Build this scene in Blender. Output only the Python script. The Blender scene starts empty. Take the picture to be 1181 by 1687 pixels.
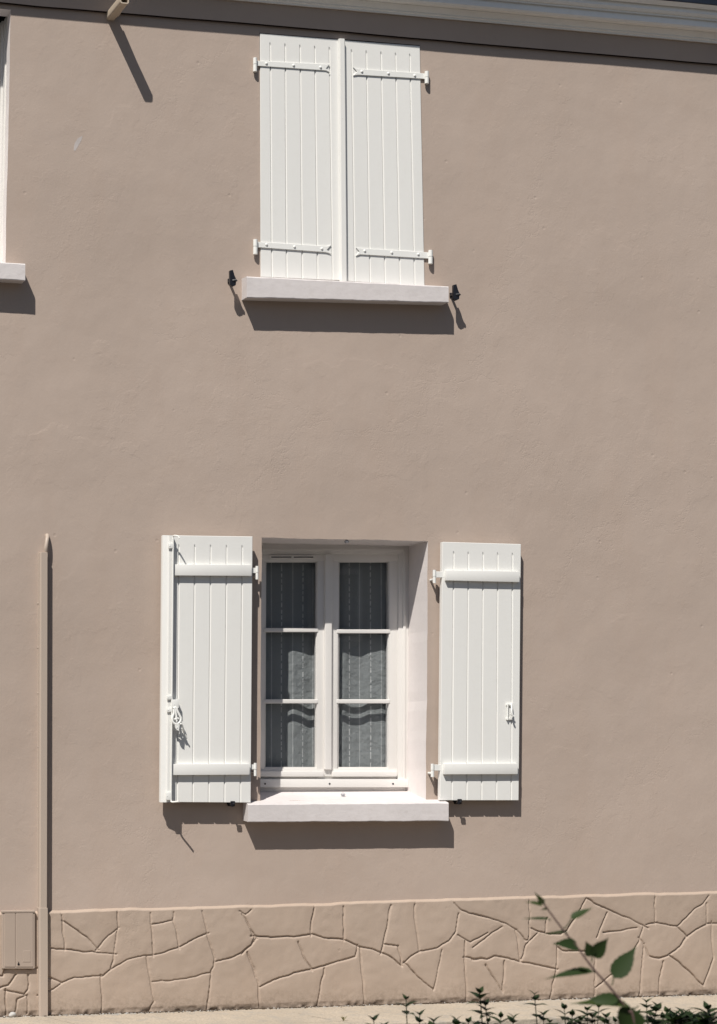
import bpy, bmesh, math, random
import numpy as np
from mathutils import Vector, Matrix
from mathutils.geometry import tessellate_polygon

random.seed(7); rng = np.random.default_rng(7)
S = bpy.context.scene
COL = S.collection

# ------------------------------------------------------------------ camera
PW, PH = 1181.0, 1687.0            # size of the photograph, used only as the camera's film size
FPX = 3025.0                       # focal length in those pixels
XP, HY = 113.0, 1226.0             # principal point (the frame is a shifted crop), eye level
XN = -542.0                        # where the wall's normal vanishes
PSI = math.atan((XP - XN) / FPX)
Fv = Vector((math.sin(PSI), math.cos(PSI), 0)); Rv = Vector((math.cos(PSI), -math.sin(PSI), 0)); Zv = Vector((0, 0, 1))
_yc = math.cos(PSI) - (570 - XP) / FPX * math.sin(PSI)
D = FPX * _yc / 285.0              # distance of the camera from the wall plane (y = 0)
ZE = 430.0 / 285.0                 # eye height over the pavement
C0 = Vector((0, -D, ZE))

def W(u, v, p=0.0):
    """point of the plane y=-p (p metres in front of the wall) seen at u, v"""
    d = Fv + Rv * ((u - XP) / FPX) + Zv * ((HY - v) / FPX)
    return C0 + d * ((D - p) / d.y)
def G(u, v, z=0.0):
    d = Fv + Rv * ((u - XP) / FPX) + Zv * ((HY - v) / FPX)
    return C0 + d * ((z - ZE) / d.z)

cam = bpy.data.cameras.new('camera'); co = bpy.data.objects.new('camera', cam); COL.objects.link(co)
co.location = C0
co.rotation_euler = (math.radians(90), 0, -PSI)
cam.sensor_fit = 'VERTICAL'; cam.sensor_height = 36; cam.lens = FPX / PH * 36
cam.shift_x = (PW / 2 - XP) / PH; cam.shift_y = (HY - PH / 2) / PH
cam.clip_end = 500
cam.dof.use_dof = True; cam.dof.focus_distance = D * 1.02; cam.dof.aperture_fstop = 9.0
S.camera = co
S.view_settings.view_transform = 'Standard'; S.view_settings.look = 'None'
S.view_settings.gamma = 1; S.view_settings.exposure = 0.08

# ------------------------------------------------------------------ light
SX, SZ = 0.80, 1.754               # per metre towards the wall the sun moves SX right and SZ down
sd = Vector((SX, 1, -SZ)).normalized()
elev = math.asin(-sd.z)
wd = bpy.data.worlds.new("World"); S.world = wd; wd.use_nodes = True
nt = wd.node_tree; sky = nt.nodes.new('ShaderNodeTexSky'); sky.sky_type = 'NISHITA'; sky.sun_disc = False
sky.sun_elevation = elev; sky.sun_rotation = math.atan2(-sd.x, -sd.y)
sky.air_density = 1.0; sky.dust_density = 1.0
nt.links.new(sky.outputs[0], nt.nodes['Background'].inputs[0]); nt.nodes['Background'].inputs[1].default_value = 0.050
sl = bpy.data.lights.new('sun', 'SUN'); sl.energy = 5.0; sl.angle = math.radians(0.5); sl.color = (1, .955, .89)
so = bpy.data.objects.new('sun', sl); COL.objects.link(so); so.rotation_euler = sd.to_track_quat('-Z', 'Y').to_euler(); so.location = (-6, -12, 14)

# ------------------------------------------------------------------ materials
def mat(name):
    m = bpy.data.materials.new(name); m.use_nodes = True
    return m, m.node_tree, m.node_tree.nodes['Principled BSDF']
def noise(nt, scale, detail=4, rough=.55, vec=None, stretch=None):
    n = nt.nodes.new('ShaderNodeTexNoise'); n.inputs['Scale'].default_value = scale
    n.inputs['Detail'].default_value = detail; n.inputs['Roughness'].default_value = rough
    if vec is None:
        g = nt.nodes.new('ShaderNodeNewGeometry'); vec = g.outputs['Position']
    if stretch:
        mp = nt.nodes.new('ShaderNodeMapping'); mp.inputs['Scale'].default_value = stretch
        nt.links.new(vec, mp.inputs['Vector']); vec = mp.outputs[0]
    nt.links.new(vec, n.inputs['Vector']); return n.outputs[0]
def ramp(nt, src, stops):
    r = nt.nodes.new('ShaderNodeValToRGB'); e = r.color_ramp.elements
    e[0].position, e[0].color = stops[0][0], (*stops[0][1], 1)
    e[1].position, e[1].color = stops[-1][0], (*stops[-1][1], 1)
    for p, c in stops[1:-1]:
        x = e.new(p); x.color = (*c, 1)
    nt.links.new(src, r.inputs[0]); return r.outputs[0]
def math_(nt, op, a, b=None, c=None, clamp=False):
    m = nt.nodes.new('ShaderNodeMath'); m.operation = op; m.use_clamp = clamp
    for i, x in enumerate((a, b, c)):
        if x is None: continue
        if hasattr(x, 'is_output'): nt.links.new(x, m.inputs[i])
        else: m.inputs[i].default_value = x
    return m.outputs[0]
def mixc(nt, f, a, b):
    m = nt.nodes.new('ShaderNodeMix'); m.data_type = 'RGBA'
    for i, x in ((0, f), (6, a), (7, b)):
        if hasattr(x, 'is_output'): nt.links.new(x, m.inputs[i])
        else: m.inputs[i].default_value = x if i == 0 else (*x, 1)
    return m.outputs[2]
def bump(nt, bs, h, strength, dist, prev=None):
    b = nt.nodes.new('ShaderNodeBump'); b.inputs['Strength'].default_value = strength; b.inputs['Distance'].default_value = dist
    nt.links.new(h, b.inputs['Height'])
    if prev is not None: nt.links.new(prev, b.inputs['Normal'])
    if bs is not None: nt.links.new(b.outputs[0], bs.inputs['Normal'])
    return b.outputs[0]
def mul(c, k): return tuple(x * k for x in c)

PATCHES = [(165, 575, 30, 25, .8), (110, 760, 80, 50, .45), (290, 690, 130, 70, .5), (390, 800, 60, 60, .4), (600, 1414, 34, 14, 1.0), (640, 700, 110, 90, .45), (770, 640, 50, 120, .4),
           (1040, 1080, 90, 70, .4), (960, 430, 120, 60, .4), (200, 240, 40, 90, .45), (330, 300, 60, 60, .35), (560, 610, 70, 30, .4), (960, 1300, 90, 80, .35), (150, 1000, 50, 90, .35), (1100, 760, 60, 110, .35)]
WALL = (.440, .357, .302)
def stucco(name, base, grime=False, fine=.30):
    m, nt, bs = mat(name)
    big = noise(nt, .75, 5, .6)
    mid = noise(nt, 7, 4, .6)
    streak = noise(nt, 2.2, 4, .6, stretch=(1.6, 1, .35))
    c = ramp(nt, big, [(.3, (base[0] * .93, base[1] * .925, base[2] * .92)), (.7, mul(base, 1.045))])
    c = mixc(nt, math_(nt, 'MULTIPLY', ramp(nt, mid, [(.45, (0,) * 3), (.8, (1,) * 3)]), .35), c, mul((base[0] * 1.0, base[1] * .97, base[2] * .94), .93))
    c = mixc(nt, math_(nt, 'MULTIPLY', ramp(nt, streak, [(.5, (0,) * 3), (.75, (1,) * 3)]), .3), c, (base[0] * .97, base[1] * .92, base[2] * .88))
    spk = noise(nt, 70, 2, .5)
    c = mixc(nt, math_(nt, 'MULTIPLY', ramp(nt, spk, [(.68, (0,) * 3), (.74, (1,) * 3)]), .16), c, mul(base, .72))
    if grime:   # splash dirt over the lowest few centimetres
        g = nt.nodes.new('ShaderNodeNewGeometry'); s = nt.nodes.new('ShaderNodeSeparateXYZ'); nt.links.new(g.outputs['Position'], s.inputs[0])
        z = math_(nt, 'ADD', s.outputs[2], math_(nt, 'MULTIPLY', noise(nt, 9, 5, .7), .09))
        f = ramp(nt, z, [(.03, (1,) * 3), (.075, (.55,) * 3), (.17, (0,) * 3)])
        f = math_(nt, 'MULTIPLY', f, ramp(nt, noise(nt, 55, 4, .65), [(.42, (.15,) * 3), (.62, (1,) * 3)]))
        c = mixc(nt, math_(nt, 'MULTIPLY', f, .75), c, mul((.34, .26, .19), .55))
    nt.links.new(c, bs.inputs['Base Color']); bs.inputs['Roughness'].default_value = .82
    bs.inputs['Specular IOR Level'].default_value = .3
    # trowel marks, ripples, orange peel
    rough_m = ramp(nt, noise(nt, 1.7, 3, .6), [(.36, (.30,) * 3), (.60, (1,) * 3)])      # some areas floated smooth, some left rough
    n1 = bump(nt, None, noise(nt, 1.1, 3, .5), 1.0, .020)
    n2 = bump(nt, None, noise(nt, 3.6, 4, .55, stretch=(1, 1, .8)), 1.0, .0042, n1)
    ridg = noise(nt, 8, 6, .62, stretch=(1.1, 1, 1.0))
    rr = ramp(nt, ridg, [(.53, (0,) * 3), (.58, (1,) * 3), (.70, (.5,) * 3)])
    n3 = bump(nt, None, math_(nt, 'MULTIPLY', rr, rough_m), .38, .0010, n2)
    n4a = bump(nt, None, math_(nt, 'MULTIPLY', noise(nt, 95, 4, .6), math_(nt, 'MULTIPLY_ADD', rough_m, .75, .25)), fine, .0024, n3)
    # repair patches with a feathered, wandering rim
    gp_ = nt.nodes.new('ShaderNodeNewGeometry'); wob = nt.nodes.new('ShaderNodeTexNoise'); wob.inputs['Scale'].default_value = 3.2; wob.inputs['Detail'].default_value = 7; wob.inputs['Roughness'].default_value = .6
    nt.links.new(gp_.outputs['Position'], wob.inputs['Vector'])
    vma = nt.nodes.new('ShaderNodeVectorMath'); vma.operation = 'MULTIPLY_ADD'; nt.links.new(wob.outputs['Color'], vma.inputs[0]); vma.inputs[1].default_value = (.55, 0, .55); nt.links.new(gp_.outputs['Position'], vma.inputs[2])
    tot = None
    for (u_, v_, ru, rv_, hh) in PATCHES:
        c_ = W(u_, v_); sub = nt.nodes.new('ShaderNodeVectorMath'); sub.operation = 'SUBTRACT'; nt.links.new(vma.outputs[0], sub.inputs[0]); sub.inputs[1].default_value = (c_.x + .275, 0, c_.z + .275)
        sc_ = nt.nodes.new('ShaderNodeVectorMath'); sc_.operation = 'MULTIPLY'; nt.links.new(sub.outputs[0], sc_.inputs[0]); sc_.inputs[1].default_value = (285 / ru, 0, 285 / rv_)
        ln = nt.nodes.new('ShaderNodeVectorMath'); ln.operation = 'LENGTH'; nt.links.new(sc_.outputs[0], ln.inputs[0])
        e_ = .012 * 285 / min(ru, rv_)
        h_ = math_(nt, 'MULTIPLY', ramp(nt, math_(nt, 'MULTIPLY', ln.outputs['Value'], .5), [(0, (.3,) * 3), (.5 - e_, (1,) * 3), (.5, (0,) * 3)]), hh)
        tot = h_ if tot is None else math_(nt, 'MAXIMUM', tot, h_)
    tot = math_(nt, 'MULTIPLY', tot, ramp(nt, noise(nt, 2.6, 3, .6), [(.42, (0,) * 3), (.60, (1,) * 3)]))
    n4 = bump(nt, None, tot, 1.0, .0015, n4a)
    # sparse pits and hairline cracks
    v = nt.nodes.new('ShaderNodeTexVoronoi'); v.inputs['Scale'].default_value = 5.5
    g2 = nt.nodes.new('ShaderNodeNewGeometry'); nt.links.new(g2.outputs['Position'], v.inputs['Vector'])
    pit = ramp(nt, v.outputs['Distance'], [(.02, (0,) * 3), (.06, (1,) * 3)])
    n5 = bump(nt, None, pit, .5, .0022, n4)
    v2 = nt.nodes.new('ShaderNodeTexVoronoi'); v2.feature = 'DISTANCE_TO_EDGE'; v2.inputs['Scale'].default_value = .55
    wn = noise(nt, 2.5, 6, .7)
    vm = nt.nodes.new('ShaderNodeVectorMath'); vm.operation = 'MULTIPLY_ADD'
    cb = nt.nodes.new('ShaderNodeCombineXYZ'); nt.links.new(wn, cb.inputs[0]); nt.links.new(noise(nt, 3.1, 6, .7), cb.inputs[2])
    nt.links.new(cb.outputs[0], vm.inputs[0]); vm.inputs[1].default_value = (1.1, 0, 1.1); nt.links.new(g2.outputs['Position'], vm.inputs[2])
    nt.links.new(vm.outputs[0], v2.inputs['Vector'])
    cr = ramp(nt, v2.outputs['Distance'], [(.001, (0,) * 3), (.006, (1,) * 3)])
    msk = ramp(nt, noise(nt, .8, 2), [(.47, (1,) * 3), (.55, (0,) * 3)])
    cr = math_(nt, 'MAXIMUM', cr, msk)
    bump(nt, bs, cr, .35, .0014, n5)
    return m
M = {}
M['wall'] = stucco('taupe_render', WALL)
M['plinth'] = stucco('taupe_plinth_render', (WALL[0] * .93, WALL[1] * .915, WALL[2] * .875), grime=True, fine=.38)
def paint(name, base, rough=.45, b=.10, scale=40, wear=.05, spec=.4, stretch=(1, 1, 1), dirt=.0):
    m, nt, bs = mat(name)
    c = ramp(nt, noise(nt, 3.0, 4, .6, stretch=stretch), [(.3, mul(base, 1 - wear)), (.7, mul(base, 1 + wear * .4))])
    if dirt:
        c = mixc(nt, math_(nt, 'MULTIPLY', ramp(nt, noise(nt, 22, 6, .7), [(.5, (0,) * 3), (.72, (1,) * 3)]), dirt), c, mul((base[0], base[1] * .95, base[2] * .88), .7))
    nt.links.new(c, bs.inputs['Base Color']); bs.inputs['Roughness'].default_value = rough
    bs.inputs['Specular IOR Level'].default_value = spec
    bump(nt, bs, noise(nt, scale, 4, .6, stretch=stretch), b, .003)
    return m
M['shutter'] = paint('white_shutter_paint', (.775, .770, .742), .42, .05, 30, .03, .35, (1, 1, .12), .06)
M['iron_white'] = paint('white_iron_paint', (.80, .80, .77), .35, .12, 90, .03, .45)
M['frame'] = paint('white_window_paint', (.74, .72, .69), .3, .02, 30, .03, .5, dirt=.04)
M['reveal'] = paint('white_masonry_paint', (.75, .70, .685), .75, .28, 45, .05, .25, dirt=.10)
M['sill'] = paint('white_sill_paint', (.66, .62, .612), .75, .6, 26, .08, .2, dirt=.25)
M['cornice'] = paint('cornice_paint', (.88, .865, .83), .55, .12, 25, .07, .3, (.3, 1, 1), .15)
M['zinc'] = paint('dark_gutter', (.10, .11, .14), .3, .05, 20, .1, .5)
M['conduit'] = paint('taupe_trunking', (.44, .365, .305), .45, .05, 60, .04, .35, (1, 1, .1))
M['box'] = paint('taupe_plastic', (.40, .325, .27), .5, .10, 120, .04, .3)
M['black'] = paint('black_plastic', (.012, .012, .016), .35, .2, 80, .1, .5)
M['beige'] = paint('beige_pipe', (.50, .42, .33), .5, .1, 50, .06, .3)
M['dark'] = paint('dark_interior', (.03, .028, .026), .9, .05, 10, .1, .1)
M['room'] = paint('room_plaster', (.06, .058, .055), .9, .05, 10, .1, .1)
M['roof'] = paint('slate_roof', (.08, .085, .095), .6, .3, 12, .2, .3)
M['shade_strip'] = paint('brown_shade_strip', (.045, .030, .026), .9, .3, 30, .2, .1)
M['scuff'] = paint('filler', (.56, .51, .49), .8, .3, 30, .25, .2, dirt=.5)
M['stone'] = paint('white_stone', (.46, .45, .43), .8, .6, 30, .15, .2)
M['asphalt'] = paint('asphalt', (.10, .098, .095), .9, .9, 90, .25, .2, dirt=.3)
M['soil'] = paint('garden_soil', (.07, .05, .035), .95, 1, 20, .3, .1)
M['house_across'] = paint('grey_render', (.12, .125, .14), .85, .3, 30, .08, .2)
# pavement: pale worn concrete
m, nt, bs = mat('pavement_concrete')
base = (.45, .385, .305)
c = ramp(nt, noise(nt, 2.3, 6, .65), [(.3, mul(base, .86)), (.7, mul(base, 1.08))])
c = mixc(nt, math_(nt, 'MULTIPLY', ramp(nt, noise(nt, 60, 5, .7), [(.48, (0,) * 3), (.60, (1,) * 3)]), .5), c, mul(base, .60))
c = mixc(nt, math_(nt, 'MULTIPLY', ramp(nt, noise(nt, 9, 6, .75), [(.50, (0,) * 3), (.60, (1,) * 3)]), .45), c, (.31, .29, .26))
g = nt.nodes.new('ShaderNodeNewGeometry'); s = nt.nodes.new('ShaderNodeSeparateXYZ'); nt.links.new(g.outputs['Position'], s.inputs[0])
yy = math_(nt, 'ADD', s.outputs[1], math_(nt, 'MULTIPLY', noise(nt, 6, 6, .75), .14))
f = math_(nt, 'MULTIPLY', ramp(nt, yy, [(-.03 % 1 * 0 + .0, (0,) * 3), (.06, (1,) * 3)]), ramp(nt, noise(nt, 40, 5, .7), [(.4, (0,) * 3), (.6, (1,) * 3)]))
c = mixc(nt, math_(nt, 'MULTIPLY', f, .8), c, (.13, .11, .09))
jx = math_(nt, 'ABSOLUTE', math_(nt, 'SUBTRACT', math_(nt, 'FRACT', math_(nt, 'DIVIDE', math_(nt, 'ADD', math_(nt, 'ADD', s.outputs[0], math_(nt, 'MULTIPLY', s.outputs[1], .35)), math_(nt, 'MULTIPLY', noise(nt, 8, 5, .7), .05)), 1.35)), .5))
cn = ramp(nt, noise(nt, 5, 3, .6), [(.45, (0,) * 3), (.6, (1,) * 3)])
c = mixc(nt, math_(nt, 'MULTIPLY', math_(nt, 'MULTIPLY', math_(nt, 'LESS_THAN', jx, .0035), cn), .7), c, (.12, .10, .08))
nt.links.new(c, bs.inputs['Base Color']); bs.inputs['Roughness'].default_value = .9
b1 = bump(nt, None, noise(nt, 12, 5, .6), 1, .012); bump(nt, bs, noise(nt, 110, 4, .6), .7, .004, b1)
M['pavement'] = m
# glass
m, nt, bs = mat('window_glass'); out = nt.nodes['Material Output']; nt.nodes.remove(bs)
tr = nt.nodes.new('ShaderNodeBsdfTransparent'); tr.inputs[0].default_value = (.975, .98, .985, 1)
gl = nt.nodes.new('ShaderNodeBsdfGlossy'); gl.inputs['Roughness'].default_value = .015
lw = nt.nodes.new('ShaderNodeLayerWeight'); fr5 = math_(nt, 'MULTIPLY_ADD', math_(nt, 'POWER', lw.outputs['Facing'], 5.0), .9, .035)
mx = nt.nodes.new('ShaderNodeMixShader'); lw.inputs[0].default_value = .5; nt.links.new(fr5, mx.inputs[0]); nt.links.new(tr.outputs[0], mx.inputs[1]); nt.links.new(gl.outputs[0], mx.inputs[2])
nt.links.new(mx.outputs[0], out.inputs[0]); M['glass'] = m
# clear plastic buffer
m, nt, bs = mat('clear_plastic'); bs.inputs['Base Color'].default_value = (.75, .75, .78, 1); bs.inputs['Roughness'].default_value = .1
bs.inputs['Transmission Weight'].default_value = .6; M['clear'] = m
# net curtain with embroidered stripes
m, nt, bs = mat('net_curtain'); out = nt.nodes['Material Output']
uv = nt.nodes.new('ShaderNodeUVMap'); sp = nt.nodes.new('ShaderNodeSeparateXYZ'); nt.links.new(uv.outputs[0], sp.inputs[0])
u = sp.outputs[0]; v = sp.outputs[1]        # metres of cloth
PIT = .066
fx = math_(nt, 'FRACT', math_(nt, 'DIVIDE', u, PIT))
d1 = math_(nt, 'ABSOLUTE', math_(nt, 'SUBTRACT', fx, .5))
line = math_(nt, 'MULTIPLY', ramp(nt, d1, [(.012, (1,) * 3), (.070, (0,) * 3)]), math_(nt, 'MULTIPLY_ADD', noise(nt, 30, 3, .6), 1.2, .15))
fx2 = math_(nt, 'FRACT', math_(nt, 'DIVIDE', u, PIT * 2))
alt = math_(nt, 'GREATER_THAN', fx2, .5)
dash = math_(nt, 'GREATER_THAN', math_(nt, 'FRACT', math_(nt, 'DIVIDE', math_(nt, 'ADD', v, math_(nt, 'MULTIPLY', noise(nt, 6, 2), .12)), .040)), .3)
strong = math_(nt, 'MULTIPLY', math_(nt, 'MULTIPLY', line, alt), dash)
weak = math_(nt, 'MULTIPLY', math_(nt, 'MULTIPLY', line, math_(nt, 'SUBTRACT', 1.0, alt)), .6)
li = math_(nt, 'ADD', strong, weak, clamp=True)
cl = mixc(nt, li, (.53, .565, .565), (.88, .89, .87))
df = nt.nodes.new('ShaderNodeBsdfDiffuse'); nt.links.new(cl, df.inputs[0])
tl = nt.nodes.new('ShaderNodeBsdfTranslucent'); nt.links.new(cl, tl.inputs[0])
m1 = nt.nodes.new('ShaderNodeMixShader'); m1.inputs[0].default_value = .08; nt.links.new(df.outputs[0], m1.inputs[1]); nt.links.new(tl.outputs[0], m1.inputs[2])
tp = nt.nodes.new('ShaderNodeBsdfTransparent')
m2 = nt.nodes.new('ShaderNodeMixShader'); nt.links.new(math_(nt, 'ADD', math_(nt, 'MULTIPLY', li, .30), .47, clamp=True), m2.inputs[0])
nt.links.new(tp.outputs[0], m2.inputs[1]); nt.links.new(m1.outputs[0], m2.inputs[2]); nt.links.new(m2.outputs[0], out.inputs[0])
b_ = bump(nt, None, noise(nt, 16, 5, .6), .8, .02); nt.links.new(b_, df.inputs['Normal'])
nt.nodes.remove(bs); M['curtain'] = m
def leafmat(name, col, tl=.35):
    m, nt, bs = mat(name); out = nt.nodes['Material Output']
    oi = nt.nodes.new('ShaderNodeNewGeometry')
    c = ramp(nt, oi.outputs['Random Per Island'], [(0, mul(col, .65)), (.6, col), (1, (col[0] * 1.5, col[1] * 1.25, col[2]))])
    nt.links.new(c, bs.inputs['Base Color']); bs.inputs['Roughness'].default_value = .5; bs.inputs['Specular IOR Level'].default_value = .3
    t = nt.nodes.new('ShaderNodeBsdfTranslucent'); nt.links.new(c, t.inputs[0])
    x = nt.nodes.new('ShaderNodeMixShader'); x.inputs[0].default_value = tl
    nt.links.new(bs.outputs[0], x.inputs[1]); nt.links.new(t.outputs[0], x.inputs[2]); nt.links.new(x.outputs[0], out.inputs[0])
    return m
M['leaf_big'] = leafmat('broad_leaf', (.032, .056, .016), .3)
M['leaf_small'] = leafmat('hedge_leaf', (.019, .036, .013), .22)
M['stem'] = paint('stem_bark', (.13, .085, .075), .7, .3, 60, .15, .2)
M['stem_small'] = paint('green_stem', (.05, .065, .035), .7, .3, 60, .15, .2)
M['weed'] = leafmat('weed_green', (.30, .30, .14), .3)

# ------------------------------------------------------------------ helpers
BASE = {}
def wpos(o): return BASE.get(o.name, Vector((0, 0, 0)))
def link(o, parent=None):
    COL.objects.link(o)
    if parent is not None: o.parent = parent
def tag(o, label=None, cat=None, group=None, kind=None):
    if label: o['label'] = label
    if cat: o['category'] = cat
    if group: o['group'] = group
    if kind: o['kind'] = kind
    return o
def thing(name, loc, label, cat, group=None):
    o = bpy.data.objects.new(name, None); link(o); o.location = loc; BASE[o.name] = Vector(loc); o.empty_display_size = .1
    return tag(o, label, cat, group)
def obj(name, bm, m, parent=None, smooth=False, base=None, angle=35):
    """link a bmesh given in world coordinates as one mesh; its origin goes to base (or its parent's base)"""
    me = bpy.data.meshes.new(name)
    b = Vector(base) if base is not None else (wpos(parent) if parent is not None else Vector((0, 0, 0)))
    bmesh.ops.translate(bm, verts=bm.verts, vec=-b)
    bmesh.ops.recalc_face_normals(bm, faces=bm.faces) if smooth != 'keep' else None
    bm.to_mesh(me); bm.free(); me.materials.append(m)
    o = bpy.data.objects.new(name, me); link(o, parent)
    pb = wpos(parent) if parent is not None else Vector((0, 0, 0))
    o.location = b - pb; BASE[o.name] = b
    if smooth and smooth != 'keep':
        for p in me.polygons: p.use_smooth = True
        me.set_sharp_from_angle(angle=math.radians(angle))
    return o
def merge(bm, other):
    me = bpy.data.meshes.new('tmp'); other.to_mesh(me); other.free(); bm.from_mesh(me); bpy.data.meshes.remove(me)
def prism_w(bm, front, back, bev=0.0, seg=2):
    """closed solid between two matching world outlines"""
    t = bmesh.new()
    a = [t.verts.new(p) for p in front]; b = [t.verts.new(p) for p in back]
    n = len(a)
    t.faces.new(a); t.faces.new(b[::-1])
    for i in range(n): t.faces.new((a[i], b[i], b[(i + 1) % n], a[(i + 1) % n]))
    bmesh.ops.recalc_face_normals(t, faces=t.faces)
    if bev: bmesh.ops.bevel(t, geom=t.edges[:], offset=bev, segments=seg, profile=.6, affect='EDGES', clamp_overlap=True)
    merge(bm, t)
def prism(bm, px, pf, pb, bev=.0015, seg=2):
    """outline measured at the front plane, pushed straight back to pb"""
    f = [W(u, v, pf) for u, v in px]
    prism_w(bm, f, [Vector((q.x, -pb, q.z)) for q in f], bev, seg)
def rect(x0, y0, x1, y1): return [(x0, y0), (x1, y0), (x1, y1), (x0, y1)]
def box_w(bm, x0, x1, y0, y1, z0, z1, bev=0.0, seg=2):
    prism_w(bm, [Vector(c) for c in ((x0, y0, z0), (x1, y0, z0), (x1, y0, z1), (x0, y0, z1))],
            [Vector(c) for c in ((x0, y1, z0), (x1, y1, z0), (x1, y1, z1), (x0, y1, z1))], bev, seg)
def tube(bm, pts, r, n=8, r1=None, cap=True):
    pts = [Vector(p) for p in pts]; rings = []
    k = len(pts); up = Vector((0, 1, .13)).normalized()
    for i, p in enumerate(pts):
        d = (pts[min(i + 1, k - 1)] - pts[max(i - 1, 0)]).normalized()
        a = d.cross(up)
        if a.length < .1: a = d.cross(Vector((1, 0, 0)))
        a.normalize(); b = d.cross(a)
        rr = r if r1 is None else r + (r1 - r) * i / (k - 1)
        rings.append([bm.verts.new(p + (a * math.cos(t) + b * math.sin(t)) * rr) for t in [2 * math.pi * j / n for j in range(n)]])
    for i in range(k - 1):
        for j in range(n): bm.faces.new((rings[i][j], rings[i][(j + 1) % n], rings[i + 1][(j + 1) % n], rings[i + 1][j]))
    if cap: bm.faces.new(rings[0][::-1]); bm.faces.new(rings[-1])
def spline(pts, n=6):
    pts = [Vector(p) for p in pts]; out = []
    P = [pts[0] * 2 - pts[1]] + pts + [pts[-1] * 2 - pts[-2]]
    for i in range(1, len(P) - 2):
        for k in range(n):
            t = k / n; a, b, c, d = P[i - 1], P[i], P[i + 1], P[i + 2]
            out.append(.5 * ((2 * b) + (c - a) * t + (2 * a - 5 * b + 4 * c - d) * t * t + (3 * b - a - 3 * c + d) * t ** 3))
    return out + [pts[-1]]
def dome(bm, c, r, h, n=10):
    """rounded stud facing -y"""
    rows = []
    for k in range(4):
        a = k / 4 * math.pi / 2
        rows.append([bm.verts.new((c.x + r * math.cos(a) * math.cos(t), c.y - h * math.sin(a), c.z + r * math.cos(a) * math.sin(t))) for t in [2 * math.pi * j / n for j in range(n)]])
    top = bm.verts.new((c.x, c.y - h, c.z))
    for k in range(3):
        for j in range(n): bm.faces.new((rows[k][j], rows[k][(j + 1) % n], rows[k + 1][(j + 1) % n], rows[k + 1][j]))
    for j in range(n): bm.faces.new((rows[3][j], rows[3][(j + 1) % n], top))
def jag(a, b, n, amp):
    """points from a to b (b left out) with a slightly wavering hand-made edge"""
    out = []; ph = [random.uniform(0, 6.28) for _ in range(4)]
    d = (b - a).normalized(); nrm = Vector((-d.z, 0, d.x))
    for i in range(n):
        t = i / n; w = math.sin(t * math.pi)
        o = sum(math.sin(t * f * 6.28 + ph[k]) / f ** .6 for k, f in enumerate((1.3, 3.1, 7.7, 15))) * amp * min(1, w * 4) + random.uniform(-1, 1) * amp * .35 * min(1, w * 4)
        out.append(a + (b - a) * t + nrm * o)
    return out

# ------------------------------------------------------------------ the house
XL, XR = -7.0, 12.0
house = thing('house', (0, 0, 0), 'two storey house front in taupe render with white shutters and a false stone plinth', 'house')
DR = .28                                # depth of the window reveal

ZTOP = W(1181, 60).z + .45
def opening(px, n=26, amp=.0016):
    c = [W(u, v) for u, v in px]; out = []
    for i in range(4): out += jag(c[i], c[(i + 1) % 4], n, amp)
    return out
open_low = opening([(431, 885.5), (705, 891.5), (701.5, 1319), (428.5, 1319)])
open_up = opening([(427.5, 54), (691.5, 74.5), (699.5, 486), (429, 474)], amp=.0005)
UL = [W(17.5, 16), W(8.5, 456)]
ulx0 = UL[0].x - .96
open_left = opening([(17.5, 16.5), (8.5, 456), (0, 0), (0, 0)]) if False else None
cl_ = [Vector((ulx0, 0, UL[0].z)), UL[0], UL[1], Vector((ulx0, 0, UL[1].z))]
open_left = []
for i in range(4): open_left += jag(cl_[i], cl_[(i + 1) % 4], 26, .0012)
outer = [Vector((XL, 0, .25)), Vector((XR, 0, .25)), Vector((XR, 0, ZTOP)), Vector((XL, 0, ZTOP))]
loops = [outer, open_low, open_up, open_left]
flat = [p for l in loops for p in l]
tess = tessellate_polygon([[Vector((p.x, p.z, 0)) for p in l] for l in loops])
bm = bmesh.new(); vs = [bm.verts.new(p) for p in flat]
for t in tess:
    try: bm.faces.new([vs[i] for i in t])
    except ValueError: pass
bmesh.ops.recalc_face_normals(bm, faces=bm.faces)
if sum(f.normal.y * f.calc_area() for f in bm.faces) > 0: bmesh.ops.reverse_faces(bm, faces=bm.faces)
obj('wall', bm, M['wall'], house, smooth='keep')

def reveal(name, loop, depth, m, scale_in=None, closed=False):
    bm = bmesh.new(); n = len(loop)
    k = 4
    rows = [[bm.verts.new(Vector((p.x, depth * j / k, p.z))) for p in loop] for j in range(k + 1)]
    for j in range(k):
        for i in range(n): bm.faces.new((rows[j][i], rows[j][(i + 1) % n], rows[j + 1][(i + 1) % n], rows[j + 1][i]))
    if closed: bm.faces.new(rows[-1])
    return obj(name, bm, m, house, smooth='keep')
rv = reveal('window_reveal', open_low, DR + .04, M['reveal']); rv['label'] = 'white painted reveal of the ground floor window'
rv = reveal('shutter_rebate', open_up, .10, M['dark'], closed=True)
# the left upper opening: shallow outer reveal, then a wider white casing
rv = reveal('window_reveal', open_left, .10, M['reveal']); rv['label'] = 'white painted reveal of the window cut by the left edge'

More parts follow.
